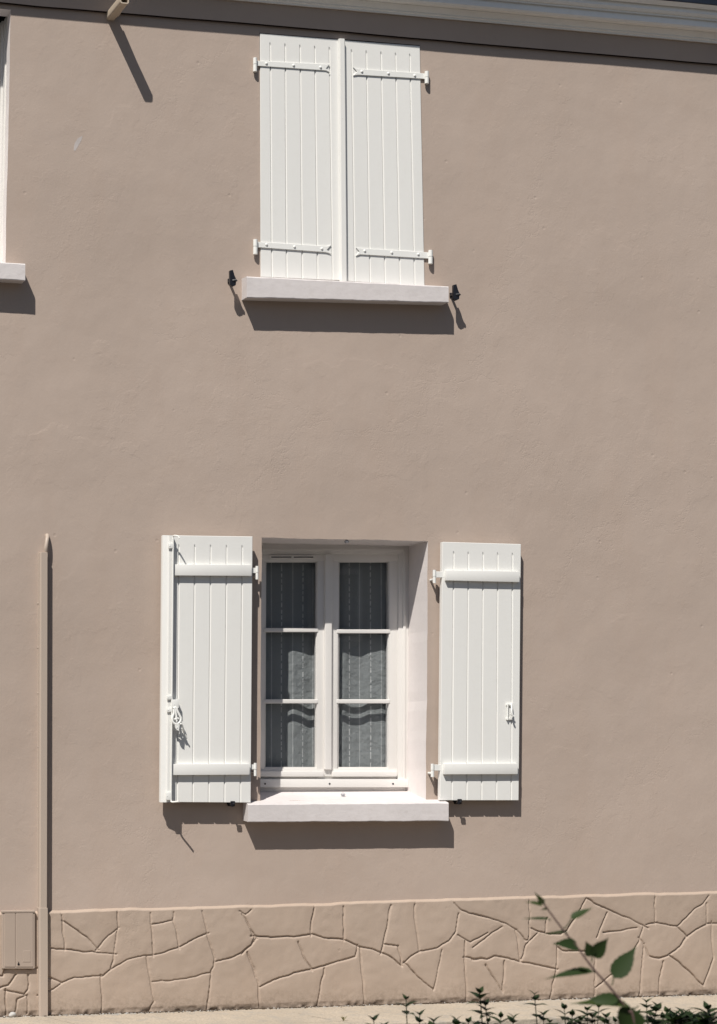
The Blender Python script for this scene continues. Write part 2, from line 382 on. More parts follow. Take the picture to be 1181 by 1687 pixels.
# plinth of false crazy paving: a relief grid whose joints follow the traced lines
def seglist():
    A = (0, 1440, 2.812); B = (400, 1440, 2.9525); C = (780, 1440, 2.945)
    T = [(A, '245,345 300,348 370,358 440,362 530,370'), (A, '280,180 290,230 297,345'), (A, '292,218 345,250 400,295 450,345'),
     (A, '545,250 480,305 450,345'), (A, '545,180 545,250 535,300 528,355 525,400 512,440 475,468'), 
     (A, '180,560 245,535 290,500 340,482 475,465 530,430 590,395 640,382 700,375 760,360 830,335 900,300 958,275'), (A, '465,470 470,560 467,645'),
     (A, '697,170 705,300 708,372'), (A, '712,232 800,212 803,165'), (A, '803,212 815,260 828,335'), (A, '215,470 275,500'),
     (A, '935,160 950,210 958,275 975,330 990,390 985,425 970,458 880,478 800,492 710,498'), (A, '680,385 688,450 700,540 712,590 690,625'),
     (A, '975,460 965,560 955,635'), (A, '1005,402 1070,388 1120,360 1165,325 1181,300'), (A, '1125,190 1155,250 1185,290'), (A, '1150,380 1181,470'),
     (A, '1115,172 1135,185 1165,160'), (A, '-60,530 0,525 40,515 70,470'), (A, '30,540 110,558 130,530 133,470'), (A, '25,540 25,640'),
     (A, '70,625 80,580 125,560 125,640'), (A, '-40,470 10,470 20,430 170,435'),
     (B, '0,200 25,240 45,295'), (B, '45,298 150,305 250,302 335,292 400,308 490,318 560,348 620,362 670,378 720,405 765,440'),
     (B, '0,380 40,345 55,305'), (B, '25,385 50,450 72,520 80,650'), (B, '88,545 180,500 300,468 400,445 470,420 545,398 555,350'),
     (B, '272,335 290,390 330,462'), (B, '345,155 335,230 330,292'), (B, '490,152 488,230 492,316'), (B, '718,150 705,220 690,300 672,378'),
     (B, '395,465 380,530 362,650'), (B, '570,360 578,480 590,630'), (B, '695,338 755,348 770,438'), (B, '835,140 838,230 858,372'),
     (B, '785,425 820,395 862,375 940,358 1000,325 1030,285 1050,200'), (B, '785,430 840,490 920,555'), (B, '965,375 955,450 928,555'),
     (B, '1020,135 1060,175 1120,195 1181,212'), (B, '1050,300 1105,330 1181,290'), (B, '1080,330 1080,410 1085,620'), (B, '1080,405 1181,412'),
     (C, '0,192 80,215 150,240 210,270 250,320 268,315 272,200 270,125'), (C, '0,350 60,305 130,260'), (C, '205,280 225,410'),
     (C, '0,412 60,412 100,395 200,415 300,440 400,460'), (C, '150,430 140,560'), (C, '60,445 130,555'), (C, '230,410 255,340 300,290'),
     (C, '285,265 345,288 355,220'), (C, '355,290 420,290 450,270 500,200 545,115 600,150 680,185 760,215 840,260'), (C, '640,195 620,250 600,300'),
     (C, '635,283 700,275 785,260'), (C, '405,340 400,460 370,600'), (C, '415,360 430,372 545,370'), (C, '590,380 587,580'), (C, '595,545 660,490 720,450'),
     (C, '820,265 800,330 770,380'), (C, '805,310 825,345 850,395 900,408 940,395 1000,345 1030,300 1080,265 1135,240 1200,238'),
     (C, '825,345 820,430 805,585'), (C, '845,245 890,235 990,252 1040,200 1075,165 1115,145 1150,85'), (C, '878,90 880,235'), (C, '990,255 1030,298'),
     (C, '1130,150 1130,240'), (C, '955,400 1020,450 1080,510 1115,540 1140,470 1160,410 1155,240'), (C, '915,430 900,500 900,570')]
    segs = []
    for (ox, oy, sc), t in T:
        pts = [tuple(float(a) for a in p.split(',')) for p in t.split()]
        pts = [W(ox + a / sc, oy + b / sc, .02) for a, b in pts]
        w = random.uniform(.65, 1.05)
        e0, e1 = pts[0] - pts[1], pts[-1] - pts[-2]; pts[0] = pts[0] + e0.normalized() * .010; pts[-1] = pts[-1] + e1.normalized() * .010
        segs += [(p.x, p.z, q.x, q.z, w) for p, q in zip(pts, pts[1:])]
    return np.array(segs)
SEG = seglist()
za, zb = W(0, 1503, .01), W(1181, 1467.5, .01)
def plinth_top(x): return za.z + (zb.z - za.z) * (x - za.x) / (zb.x - za.x)
xa, xb = W(-25, 1600).x, W(1195, 1600).x
def vnoise(x, z, s, seed):
    r = np.random.default_rng(seed); tb = r.random((64, 64))
    a, b = x * s, z * s; i, j = np.floor(a).astype(int), np.floor(b).astype(int); fa, fb = a - i, b - j
    fa = fa * fa * (3 - 2 * fa); fb = fb * fb * (3 - 2 * fb)
    g = lambda p, q: tb[p % 64, q % 64]
    return (g(i, j) * (1 - fa) + g(i + 1, j) * fa) * (1 - fb) + (g(i, j + 1) * (1 - fa) + g(i + 1, j + 1) * fa) * fb
def plinth_grid(x0, x1, res, segs, mirror=None):
    nx = int((x1 - x0) / res) + 1; nz = int(.62 / res) + 1
    X = np.linspace(x0, x1, nx)
    T = np.linspace(0, 1, nz)
    zt = plinth_top(X)
    wob = (vnoise(X, X * 0, 6, 3) - .5) * .008 + (vnoise(X, X * 0, 25, 4) - .5) * .003
    Z = T[None, :] * (zt + wob)[:, None] - .02 * (1 - T[None, :])
    XX = np.repeat(X[:, None], nz, 1)
    sx = XX if mirror is None else 2 * mirror - XX
    px = sx + (vnoise(sx, Z, 22, 5) - .5) * .008 + (vnoise(sx, Z, 60, 8) - .5) * .003
    pz = Z + (vnoise(sx, Z, 20, 6) - .5) * .008 + (vnoise(sx, Z, 60, 9) - .5) * .003
    best = np.full(XX.shape, 9.0); wid = np.full(XX.shape, .004)
    for ax, az, bx, bz, w in segs:
        dx, dz = bx - ax, bz - az; L = dx * dx + dz * dz + 1e-9
        lo, hi = min(ax, bx) - .05, max(ax, bx) + .05
        m = (px[:, 0] > lo - .02) & (px[:, 0] < hi + .02)
        if not m.any(): continue
        t = np.clip(((px[m] - ax) * dx + (pz[m] - az) * dz) / L, 0, 1)
        ox, oz = px[m] - ax - t * dx, pz[m] - az - t * dz; d = np.hypot(ox, oz) / w
        sgn = (.41 * (ox if mirror is None else -ox) - .91 * oz) / (d * w + 1e-6)
        k = d < best[m]; best[m] = np.where(k, d, best[m]); wid[m] = np.where(k, .0030 + .0075 * (np.clip(sgn, -1, 1) * .5 + .5), wid[m])
    g = np.clip((best - .0010) / wid, 0, 1); g = g * g * (3 - 2 * g)
    h = .0152 + .0078 * g
    h += (vnoise(sx, Z, 5, 11) - .5) * .007 * g + (vnoise(sx, Z, 28, 12) - .5) * .0016 + .003 * np.clip(best / .05, 0, 1) ** .5 * g
    # the bevelled ledge along the top
    e = np.clip((zt + wob)[:, None] - Z, 0, 1)
    top = np.clip(e / .012, 0, 1); h = np.where(e < .012, .001 + .024 * top, np.where(e < .024, np.maximum(h, .021), h))
    # crumbling foot
    h -= np.clip(.03 - Z, 0, .03) / .03 * vnoise(sx, Z, 40, 13) * .014
    vsn = np.stack([XX, -h, Z], -1).reshape(-1, 3)
    idx = np.arange(nx * nz).reshape(nx, nz)
    fc = np.stack([idx[:-1, :-1], idx[1:, :-1], idx[1:, 1:], idx[:-1, 1:]], -1).reshape(-1, 4)
    return vsn, fc
parts = [plinth_grid(xa, xb, .0042, SEG), plinth_grid(xa - (xb - xa), xa, .010, SEG, xa), plinth_grid(xb, xb + (xb - xa), .010, SEG, xb)]
vv = np.concatenate([p[0] for p in parts]); off = 0; ff = []
for p in parts: ff.append(p[1] + off); off += len(p[0])
ff = np.concatenate(ff)
me = bpy.data.meshes.new('plinth'); me.from_pydata(vv.tolist(), [], ff.tolist()); me.materials.append(M['plinth'])
for p in me.polygons: p.use_smooth = True
po = bpy.data.objects.new('plinth', me); link(po, house); po['label'] = 'rendered plinth with joints of false crazy paving'
bm = bmesh.new()        # plain wall base behind and beyond the relief
box_w(bm, XL, xa - (xb - xa) - .0, -.02, .2, -.3, plinth_top(XL) - .0)
box_w(bm, xb + (xb - xa), XR, -.02, .2, -.3, plinth_top(XR))
box_w(bm, xa - (xb - xa) + .001, xb + (xb - xa) - .001, .004, .2, -.3, .3)
obj('footing', bm, M['wall'], house)

# cornice, frieze, gutter and roof
def zlev(v, p): return W(1181, v, p).z
prof = [(0.0, 99), (.017, 99), (.017, 105.2), (.022, 105.5), (.023, 72), (.040, 71), (.041, 68.5), (.050, 66), (.050, 64), (.070, 57), (.073, 55.5), (.082, 55), (.082, 53.5),
        (.114, 50), (.125, 46), (.110, 35.5), (.127, 34), (.127, 31), (.138, 29.5), (.148, 25), (.140, 17.5), (.160, 16.5), (.180, 9)]
P = [(p, zlev(v, p)) for p, v in prof]
ztop = P[-1][1]
def profile_mesh(bm, P, x0, x1, n, wob=0.0, seed=1):
    xs = np.linspace(x0, x1, n); w = (vnoise(xs + 20, xs * 0, .9, seed) - .5) * wob + (vnoise(xs + 20, xs * 0, 5, seed + 1) - .5) * wob * .3
    rows = [[bm.verts.new((x, -p, z + wz)) for p, z in P] for x, wz in zip(xs, w)]
    for a, b in zip(rows, rows[1:]):
        for i in range(len(P) - 1): bm.faces.new((a[i], b[i], b[i + 1], a[i + 1]))
bm = bmesh.new(); profile_mesh(bm, P[:5], XL, XR, 240, .010, 21); o = obj('frieze', bm, M['wall'], house, smooth=True, angle=15)
o['label'] = 'taupe band under the cornice'
bm = bmesh.new(); profile_mesh(bm, P[4:] + [(0, ztop + .002)], XL, XR, 240, .004, 23); o = obj('cornice', bm, M['cornice'], house, smooth=True, angle=25)
bm = bmesh.new(); profile_mesh(bm, [(.001, zlev(103, 0)), (.012, zlev(103.5, .012)), (.012, zlev(107.6, .012)), (.001, zlev(108, 0))], XL, XR, 240, .010, 21); o = obj('frieze_shade_strip', bm, M['shade_strip'], house, smooth=True); o['label'] = 'dark brown strip standing in for the shade under the taupe band'  # dark strip coloured in for the shade line below the frieze
EZ = W(1181, 126.5, 0).z; EP = .235      # outer lip of the gutter throws the shadow line
gz = EZ + SZ * EP
bm = bmesh.new()
gr = .05; gc = (EP - gr, gz + .022)
gp = [(gc[0] + gr * math.cos(a), gc[1] + gr * math.sin(a)) for a in [math.radians(-180 + 180 * k / 12) for k in range(13)]]
gp += [(gp[-1][0] + .004, gp[-1][1] + .012), (gp[-1][0] - .006, gp[-1][1] + .014)]
profile_mesh(bm, gp, XL, XR, 60, .010, 31); bmesh.ops.solidify(bm, geom=bm.faces[:], thickness=.002)
obj('gutter', bm, M['zinc'], house, smooth=True)
print('cornice top', ztop, 'gutter bottom', gz - gr)
bm = bmesh.new(); box_w(bm, XL, XR, -.184, -.12, ztop + .003, gz + .05); obj('fascia', bm, M['zinc'], house)
bm = bmesh.new()
prism_w(bm, [Vector((XL, -.20, gz + .09)), Vector((XL, 4.5, gz + 3.4)), Vector((XL, 4.5, gz + 3.35)), Vector((XL, -.18, gz + .06))],
        [Vector((XR, -.20, gz + .09)), Vector((XR, 4.5, gz + 3.4)), Vector((XR, 4.5, gz + 3.35)), Vector((XR, -.18, gz + .06))])
obj('roof', bm, M['roof'], house)
bm = bmesh.new()   # the masonry behind: side walls and back, so the house is closed
for a, b in ((XL, XL + .3), (XR - .3, XR)): box_w(bm, a, b, .01, 8, -.3, gz)
box_w(bm, XL, XR, 8, 8.3, -.3, gz); obj('rear_walls', bm, M['wall'], house)

# window sills
def sill(px_l, px_r, vt_l, vt_r, vb_l, vb_r, p, rise, back, label):
    """px at the front face; the top slopes up towards the frame"""
    fl = [W(px_l, vt_l, p), W(px_r, vt_r, p), W(px_r, vb_r, p), W(px_l, vb_l, p)]
    t = bmesh.new(); n = 70
    a = []; 
    for i in range(n + 1):
        s = i / n; tp = fl[0].lerp(fl[1], s); bt = fl[3].lerp(fl[2], s)
        w = math.sin(s * 23 + px_l) * .0009 + math.sin(s * 61 + 1) * .0006 + random.uniform(-.0007, .0007)
        row = [Vector((bt.x, .01, bt.z + .006)), Vector((bt.x, -p + .012, bt.z + .003)), Vector((bt.x, -p + .0105, bt.z + w)), Vector((bt.x, -p + .002, bt.z + w)), Vector((bt.x, -p, bt.z + .004 + w)),
               Vector((tp.x, -p, tp.z - .006 + w)), Vector((tp.x, -p + .005, tp.z - .0005)),
               Vector((tp.x, .0, tp.z + rise * p / (p + back))), Vector((tp.x, back, tp.z + rise)), Vector((tp.x, back, bt.z + .006))]
        a.append([t.verts.new(q) for q in row])
    m_ = len(a[0])
    for r0, r1 in zip(a, a[1:]):
        for i in range(m_): t.faces.new((r0[i], r1[i], r1[(i + 1) % m_], r0[(i + 1) % m_]))
    t.faces.new(a[0]); t.faces.new(a[-1][::-1])
    o = obj('window_sill', t, M['sill'], house, smooth=True, angle=20); o['label'] = label
    return o
sill(408.5, 739, 1324.5, 1322, 1354.5, 1352.5, .095, .060, DR + .02, 'thick white sill under the open ground floor window')
sill(406.5, 739, 455, 471.5, 490, 498.5, .095, .012, .03, 'white sill under the closed upper shutters')
p_ = .095; xlft = W(41.5, 440, p_).x - 1.2
us = W(41.5, 440, p_)
def px_of(P):
    d = P - C0; return (XP + FPX * d.dot(Rv) / d.dot(Fv), HY - FPX * d.z / d.dot(Fv))
b0 = W(41.5, 434, p_); b1 = W(41.5, 462, p_)
l0 = px_of(Vector((xlft, -p_, b0.z + .0))); l1 = px_of(Vector((xlft, -p_, b1.z)))
sill(l0[0], 41.5, l0[1], 434, l1[1], 462, p_, .012, DR, 'white sill cut by the left edge of the photo')

# ---- shutters
def bil(q, s, t):
    return q[0].lerp(q[1], s).lerp(q[3].lerp(q[2], s), t)
def leaf(name, quad, pf, thick, grooves, tg, label, gw=.0055, gd=.0075, bev=.002):
    """panel with V grooves; quad = TL TR BR BL measured at the front plane; grooves = (u_top, u_bottom)"""
    q = [W(u, v, pf) for u, v in quad]
    wd_ = (q[1] - q[0]).length; ht = (q[3] - q[0]).length
    sv = []
    for ut, ub in grooves:
        st = (ut - quad[0][0]) / (quad[1][0] - quad[0][0]); sb = (ub - quad[3][0]) / (quad[2][0] - quad[3][0])
        sv.append((st, sb))
    cols = [(0, 0, 0)]; e = gw / wd_
    cols.append((bev / wd_, bev / wd_, 0))
    for st, sb in sv: cols += [(st - e, sb - e, 0), (st, sb, 1), (st + e, sb + e, 0)]
    cols.append((1 - bev / wd_, 1 - bev / wd_, 0)); cols.append((1, 1, 0))
    rows = [0, bev / ht, tg, tg + .014 / ht] + [tg + (1 - tg) * k / 8 for k in range(1, 8)] + [1 - bev / ht, 1]
    bm = bmesh.new(); grid = []
    warp = [random.uniform(-.0008, .0008) for _ in range(3)]
    for ti, t in enumerate(rows):
        r = []
        for ci, (st, sb, g) in enumerate(cols):
            s = st + (sb - st) * t
            p = bil(q, s, t)
            y = -pf
            if g and t > tg + 1e-6: y += gd
            if ci in (0, len(cols) - 1) or ti in (0, len(rows) - 1): y += bev
            y += warp[0] * math.sin(t * 5 + 1) + warp[1] * math.sin(s * 3)
            r.append(bm.verts.new((p.x, y, p.z)))
        grid.append(r)
    for a, b in zip(grid, grid[1:]):
        for i in range(len(a) - 1): bm.faces.new((a[i], b[i], b[i + 1], a[i + 1]))
    ring = grid[0] + [r[-1] for r in grid[1:]] + grid[-1][-2::-1] + [r[0] for r in grid[-2:0:-1]]
    bk = [bm.verts.new((v.co.x, -pf + thick, v.co.z)) for v in ring]
    n = len(ring)
    for i in range(n): bm.faces.new((ring[i], ring[(i + 1) % n], bk[(i + 1) % n], bk[i]))
    bm.faces.new(bk)
    o = obj(name, bm, M['shutter'], house)
    o['label'] = label; return o
def part(name, m, parent, fn, smooth=True, label=None, base=None):
    bm = bmesh.new(); fn(bm); o = obj(name, bm, M[m], parent, smooth=smooth, base=base)
    if label: o['label'] = label
    return o

# upper pair, closed
PU = .006
uL = leaf('shutter', [(428.6, 55), (557, 65), (560, 461.7), (429.6, 456)], PU, .032,
          [(445, 448), (469.6, 472.2), (494, 498), (518.2, 523.2), (542.4, 548.2)], .034, 'left leaf of the closed upper shutters')
uR = leaf('shutter', [(566, 66), (691.7, 75.5), (699.4, 471), (571, 463)], PU, .032,
          [(579, 584.8), (603.2, 609.7), (627.4, 634.2), (651.3, 658.8), (674.9, 683.2)], .036, 'right leaf of the closed upper shutters')
def astr(bm):   # bevelled cover strip in the middle of the closed pair
    pf = .030
    top = [(556.5, 64), (560.5, 63.2), (567.2, 63.7), (568.2, 66)]; bot = [(559.5, 463), (563.3, 463), (570.6, 463), (571.6, 463)]
    dep = [.007, pf, pf, .026]
    rows = []
    for k in range(2):
        src = (top, bot)[k]; rows.append([bm.verts.new(W(u, v, d)) for (u, v), d in zip(src, dep)] + [bm.verts.new(Vector((W(src[3][0], src[3][1], dep[3]).x, 0, W(*src[3], dep[3]).z))), bm.verts.new(Vector((W(src[0][0], src[0][1], dep[0]).x, 0, W(*src[0], dep[0]).z)))])
    n = 6
    for i in range(n): bm.faces.new((rows[0][i], rows[1][i], rows[1][(i + 1) % n], rows[0][(i + 1) % n]))
    bm.faces.new(rows[0]); bm.faces.new(rows[1][::-1])
part('cover_strip', 'shutter', uL, astr)
def strap(parent, top, bot, tips, notch, knuckle, studs, right=False):
    def f(bm):
        if not right: out = [top[0], top[1], tips[0], notch, tips[1], bot[1], bot[0]]
        else: out = [top[0], top[1], bot[1], bot[0], tips[1], notch, tips[0]]
        prism(bm, out, PU + .0065, PU - .001, .001, 1)
        for u, v in studs: dome(bm, W(u, v, PU + .0065), .0085, .006)
        x0, y0, x1, y1 = knuckle; xm = (x0 + x1) / 2
        a, b = W(xm, y0, .018), W(xm, y1, .018); r = (W(x1, y0, .018).x - W(x0, y0, .018).x) / 2
        mid = a.lerp(b, .47)
        for s, e in ((a, a.lerp(b, .46)), (a.lerp(b, .49), b)):
            tube(bm, [s, s.lerp(e, .06), s.lerp(e, .94), e], r, 12)
        side = -1 if not right else 1
        prism(bm, [(xm - 2, y0 + 13), (xm + 2, y0 + 13), (xm + 2, y1 - 1), (xm - 2, y1 - 1)], .016, -.03, .001, 1)
    part('hinge', 'iron_white', parent, f)
strap(uL, [(421, 99.9), (536.6, 105.6)], [(421, 108.1), (536.6, 116)], [(543.4, 105.2), (543.8, 119.5)], (537, 112.4), (416.8, 95.6, 423.4, 118), [(438.7, 104.6), (483.6, 107.8), (528.0, 111.0)])
strap(uL, [(421, 398), (538.4, 405.6)], [(421, 407), (537, 415.4)], [(545.6, 403.4), (545.6, 418.2)], (538.5, 411.4), (417, 394.8, 424.2, 419), [(439, 403), (485, 406.6), (530, 409.8)])
strap(uR, [(590, 113.4), (702, 121)], [(590, 123.2), (702, 130)], [(581.8, 110.6), (581.8, 124.4)], (588.6, 117.6), (699.6, 117.9, 706.3, 137.8), [(596, 118), (639.8, 121.1), (683.2, 124.6)], True)
strap(uR, [(593.5, 408.8), (708, 415.8)], [(593.5, 419), (708, 426)], [(586.4, 407.8), (586.4, 421.4)], (592.6, 414), (705.6, 412.6, 712.6, 434.6), [(600.8, 413.4), (645.3, 416.2), (689, 419)], True)
for v in (195, 324, 440):
    def screws(bm): dome(bm, W(563 + (v - 60) * .009, v, .030), .003, .001, 8)
    part('screw', 'frame', uL, screws)

# ground floor pair, folded back against the wall
PL, PRr = .074, .058
lL = leaf('shutter', [(268, 881.7), (416.1, 883.8), (413, 1322.4), (264.2, 1321.4)], PL, .032,
          [(294.9, 291.5), (320.9, 317.3), (347, 343.5), (373.3, 369.6), (399.3, 395.8)], .033, 'left leaf of the open ground floor shutters, with the ornate bolt', gw=.0055, gd=.007)
rects = lambda a, b, c, d, pf, pb: (lambda bm: prism(bm, [a, b, c, d], pf, pb, .003, 2))
for i, (a, b, c, d) in enumerate((((286.8, 929.5), (415, 930.5), (414.6, 948.8), (286.8, 948)), ((283, 1258.5), (411.8, 1258.2), (411.2, 1276.4), (282.8, 1277)))):
    part('batten', 'shutter', lL, rects(a, b, c, d, PL + .024, PL - .001))
def astr2(bm):
    pf = PL + .03
    for (us, d) in (([(266.8, 263.0), (268.4, 264.6), (277.5, 274.0), (279, 275.4), (285.6, 282.2), (286.8, 283.4)], [PL + .002, PL + .012, PL + .022, pf, pf, pf - .003]),):
        rows = []
        for k, v in enumerate((882, 1321.8)):
            rows.append([bm.verts.new(W(u[k], v, dd)) for u, dd in zip(us, d)])
        for r in rows:
            r.append(bm.verts.new((r[5].co.x, -PL + .001, r[5].co.z))); r.append(bm.verts.new((r[0].co.x, -PL + .001, r[0].co.z)))
        n = len(rows[0])
        for i in range(n): bm.faces.new((rows[0][i], rows[1][i], rows[1][(i + 1) % n], rows[0][(i + 1) % n]))
        bm.faces.new(rows[0]); bm.faces.new(rows[1][::-1])
part('cover_strip', 'shutter', lL, astr2)
# espagnolette: rod, guides, plate and lyre-shaped lever
PB = PL + .036
def bolt(bm):
    a, b = W(285.2, 884, PB), W(281.6, 1320, PB)
    tube(bm, [a, b], .0045, 10)
    # hooks at both ends
    tube(bm, spline([a, a + Vector((.003, -.012, .004)), a + Vector((.016, -.042, -.002)), a + Vector((.022, -.050, -.016))], 4), .0045, 8)
    tube(bm, spline([b, b + Vector((.006, -.012, -.004)), b + Vector((.020, -.036, -.002)), b + Vector((.030, -.056, .0))], 4), .005, 8)
    for (v0, v1, u0) in ((895, 903.5, 277.5), (1145.5, 1152.5, 275), (1166.5, 1173, 275), (1305, 1318, 273.3)):
        prism(bm, rect(u0, v0, u0 + 9, v1), PB + .004, PL + .03, .002, 2)
        dome(bm, W(u0 + 2.2, (v0 + v1) / 2, PB + .004), .0035, .002, 8)
part('bolt_rod', 'iron_white', lL, bolt)
def zc(x, y): return (260 + x / 15.34, 1130 + y / 15.34)
def lever(bm):
    pf = PB + .018
    prism(bm, [zc(350, 345), zc(530, 335), zc(535, 560), zc(350, 555)], PB + .006, PL - .001, .002, 2)
    dome(bm, W(*zc(415, 470), PB + .006), .0035, .002, 8)
    def Q(x, y, p=None):
        p = p if p is not None else PB + .010 + .010 * min(1, max(0, (y - 560) / 500))
        return W(*zc(x, y), p)
    L1 = [(400, 580), (405, 680), (378, 770), (365, 830), (375, 900), (415, 950), (450, 965)]
    L2 = [(470, 570), (500, 650), (545, 740), (580, 810), (575, 880), (540, 930), (500, 960)]
    for L in (L1, L2): tube(bm, spline([Q(*q) for q in L], 4), .0066, 8)
    tube(bm, spline([Q(430, 570), Q(450, 680), Q(468, 760), Q(465, 830), Q(480, 900)], 4), .0058, 8)
    tube(bm, spline([Q(400, 830), Q(440, 850), Q(480, 820), Q(530, 830)], 3), .0058, 8)
    tube(bm, spline([Q(400, 570), Q(440, 545), Q(490, 575)], 3), .0055, 8)
    prism(bm, [zc(425, 940), zc(520, 935), zc(555, 1000), zc(540, 1110), zc(545, 1150), zc(480, 1120), zc(440, 1060)], PB + .024, PB + .016, .0015, 1)
    dome(bm, W(*zc(490, 1050), PB + .024), .004, .003, 8)
    tube(bm, spline([Q(550, 965, PB + .02), Q(600, 970, PB + .018), Q(630, 1060, PB + .010), Q(665, 1180, PB - .004), Q(740, 1330, PB - .012)], 4), .0062, 8, .0042)
    tube(bm, spline([Q(590, 1060, PB + .012), Q(610, 1090, PB + .012), Q(660, 1140, PB + .004)], 3), .004, 8)
part('bolt_lever', 'iron_white', lL, lever)
lR = leaf('shutter', [(729, 892.7), (858.4, 896.3), (854.4, 1318.6), (724.8, 1318.6)], PRr, .032,
          [(747.7, 744.2), (771.8, 768.6), (796, 793.1), (820.2, 817.6), (844.6, 842)], .035, 'right leaf of the open ground floor shutters, with the small pull', gw=.0055, gd=.007)
for i, (a, b, c, d) in enumerate((((735.2, 939.3), (856.2, 941.3), (856, 959), (735, 956.2)), ((732.3, 1258.2), (853.4, 1257.6), (853, 1275.4), (732, 1275.8)))):
    part('batten', 'shutter', lR, rects(a, b, c, d, PRr + .024, PRr - .001))
def pull(bm):
    for v in (1160, 1183.5): prism(bm, rect(834.5, v - 1.2, 844.5, v + 2.2), PRr + .010, PRr - .001, .001, 1)
    tube(bm, [W(836.3, 1159, PRr + .012), W(836.3, 1186, PRr + .012)], .004, 8)
    tube(bm, spline([W(842.4, 1158.5, PRr + .010), W(843, 1166, PRr + .03), W(843.2, 1174, PRr + .036), W(845.2, 1180, PRr + .036)], 4), .0052, 8)
    tube(bm, [W(840, 1176, PRr + .016), W(847, 1180, PRr + .020)], .004, 8)
part('pull_handle', 'iron_white', lR, pull)
def gond(parent, k, stub, p0):
    def f(bm):
        x0, y0, x1, y1 = k; xm = (x0 + x1) / 2; pf = .055
        a, b = W(xm, y0, pf), W(xm, y1, pf); r = (W(x1, y0, pf).x - W(x0, y0, pf).x) / 2 * .85
        tube(bm, [a, a.lerp(b, .05), a.lerp(b, .48)], r, 12); tube(bm, [a.lerp(b, .51), a.lerp(b, .95), b], r * .95, 12)
        c = a.lerp(b, .72); tube(bm, [c, Vector((c.x, .03, c.z))], r * .7, 10)
        prism(bm, rect(*stub), pf + .003, pf - .006, .001, 1)
    part('hinge', 'iron_white', parent, f)
gond(lL, (420.4, 932.6, 426.4, 954.6), (410, 935.5, 423, 944), .05)
gond(lL, (417.6, 1256.8, 423.2, 1278.4), (407, 1259.5, 420, 1267.5), .05)
gond(lR, (712.4, 939, 718.6, 960.6), (715, 941.5, 735, 951.4), .05)
gond(lR, (709.2, 1258.2, 715.6, 1280), (712, 1259.5, 732, 1269.5), .05)

# ---- ground floor window
def fb(px, dF, dB, bev=.0025, seg=2):       # depths behind the wall plane, outline measured at its front
    return lambda bm: prism(bm, px, -dF, -dB, bev, seg)
def multi(*fs):
    def f(bm):
        for g_ in fs: g_(bm)
    return f
F0 = DR
win = part('window', 'frame', house, multi(
    fb(rect(408, 893.5, 673.5, 913), F0, F0 + .06), fb(rect(408, 912.5, 426, 1292), F0 + .001, F0 + .06), fb([(656.5, 906), (673.5, 906), (672, 1292), (655, 1292)], F0 + .001, F0 + .06),
    fb(rect(412, 903, 668, 908), F0 - .006, F0 + .01), fb([(664.5, 905), (669, 905), (668, 1285), (663.5, 1285)], F0 - .006, F0 + .01),
    fb(rect(409, 1276, 673, 1290), F0 + .014, F0 + .05), fb(rect(409, 1283.5, 673, 1297), F0 - .022, F0 + .05), fb(rect(409, 1295, 670, 1306), F0 + .012, F0 + .05)),
    label='white double casement window in the ground floor opening')
def sash(x0, x1, gx0, gx1, skew, mun, drip):
    t = lambda x, v: x - skew * (v - 912) / 360
    q = lambda a, b, c, d: [(t(a, b), b), (t(c, b), b), (t(c, d), d), (t(a, d), d)]
    f1 = F0 + .008
    fs = [fb(q(x0, 912, x1, 924.5), f1, f1 + .05), fb(q(x0, 924, gx0, 1267), f1, f1 + .05), fb(q(gx1, 924, x1, 1267), f1, f1 + .05), fb(q(x0, 1266, x1, 1279), f1, f1 + .05),
          fb(q(x0 + .5, 1270.5, x1 - .5, 1279.5), f1 - .020, f1 + .01, .004),
          # glazing beads
          fb(q(gx0, 924, gx1, 926.5), f1 + .012, f1 + .03, .002), fb(q(gx0, 926, gx0 + 1.8, 1266), f1 + .012, f1 + .03, .002), fb(q(gx1 - 1.8, 926, gx1, 1266), f1 + .012, f1 + .03, .002), fb(q(gx0, 1263.6, gx1, 1266.5), f1 + .010, f1 + .03, .002)]
    for v in mun: fs += [fb(q(gx0 - 2, v - 3.4, gx1 + 2, v + 3.4), f1 - .004, f1 + .011, .005, 3), fb(q(gx0 - 2, v - 3.2, gx1 + 2, v + 3.2), f1 + .036, f1 + .048, .003, 2)]
    return part('sash', 'frame', win, multi(*fs))
sL = sash(413, 535.5, 437, 523, 1.5, (1038, 1155.5), 0)
sR = sash(548.5, 656, 557.5, 641.5, 1.5, (1040, 1155.5), 0)
part('cover_strip', 'frame', win, multi(fb([(536, 913), (547.5, 913), (546.5, 1268), (535, 1268)], F0 - .014, F0 + .04, .006, 3), fb([(534, 913), (549.5, 913), (548.5, 1279), (533, 1279)], F0 + .004, F0 + .05, .002)))
part('vent', 'frame', win, multi(fb(rect(444, 914.8, 519, 920.2), F0 - .006, F0 + .012, .002)), label='narrow white vent strip over the left casement')
def slots(bm):
    for a, b in ((447, 480), (484, 516)): prism(bm, rect(a, 917.0, b, 918.6), -(F0 - .0075), -(F0), 0)
part('vent_slot', 'dark', win, slots)
for u in (436.5, 543, 647.5):
    def holes(bm):
        c = W(u, 1291.3, -(F0 - .0225)); tube(bm, [c + Vector((0, -.0008, 0)), c + Vector((0, .004, 0))], .0058, 8)
    part('drain_hole', 'black', win, holes)
for name, a, b in (('glass_pane', 436, 524), ('glass_pane', 556, 643)):
    part(name, 'glass', win, lambda bm: prism(bm, rect(a, 922, b, 1268), -(F0 + .026), -(F0 + .028), 0), smooth=False)
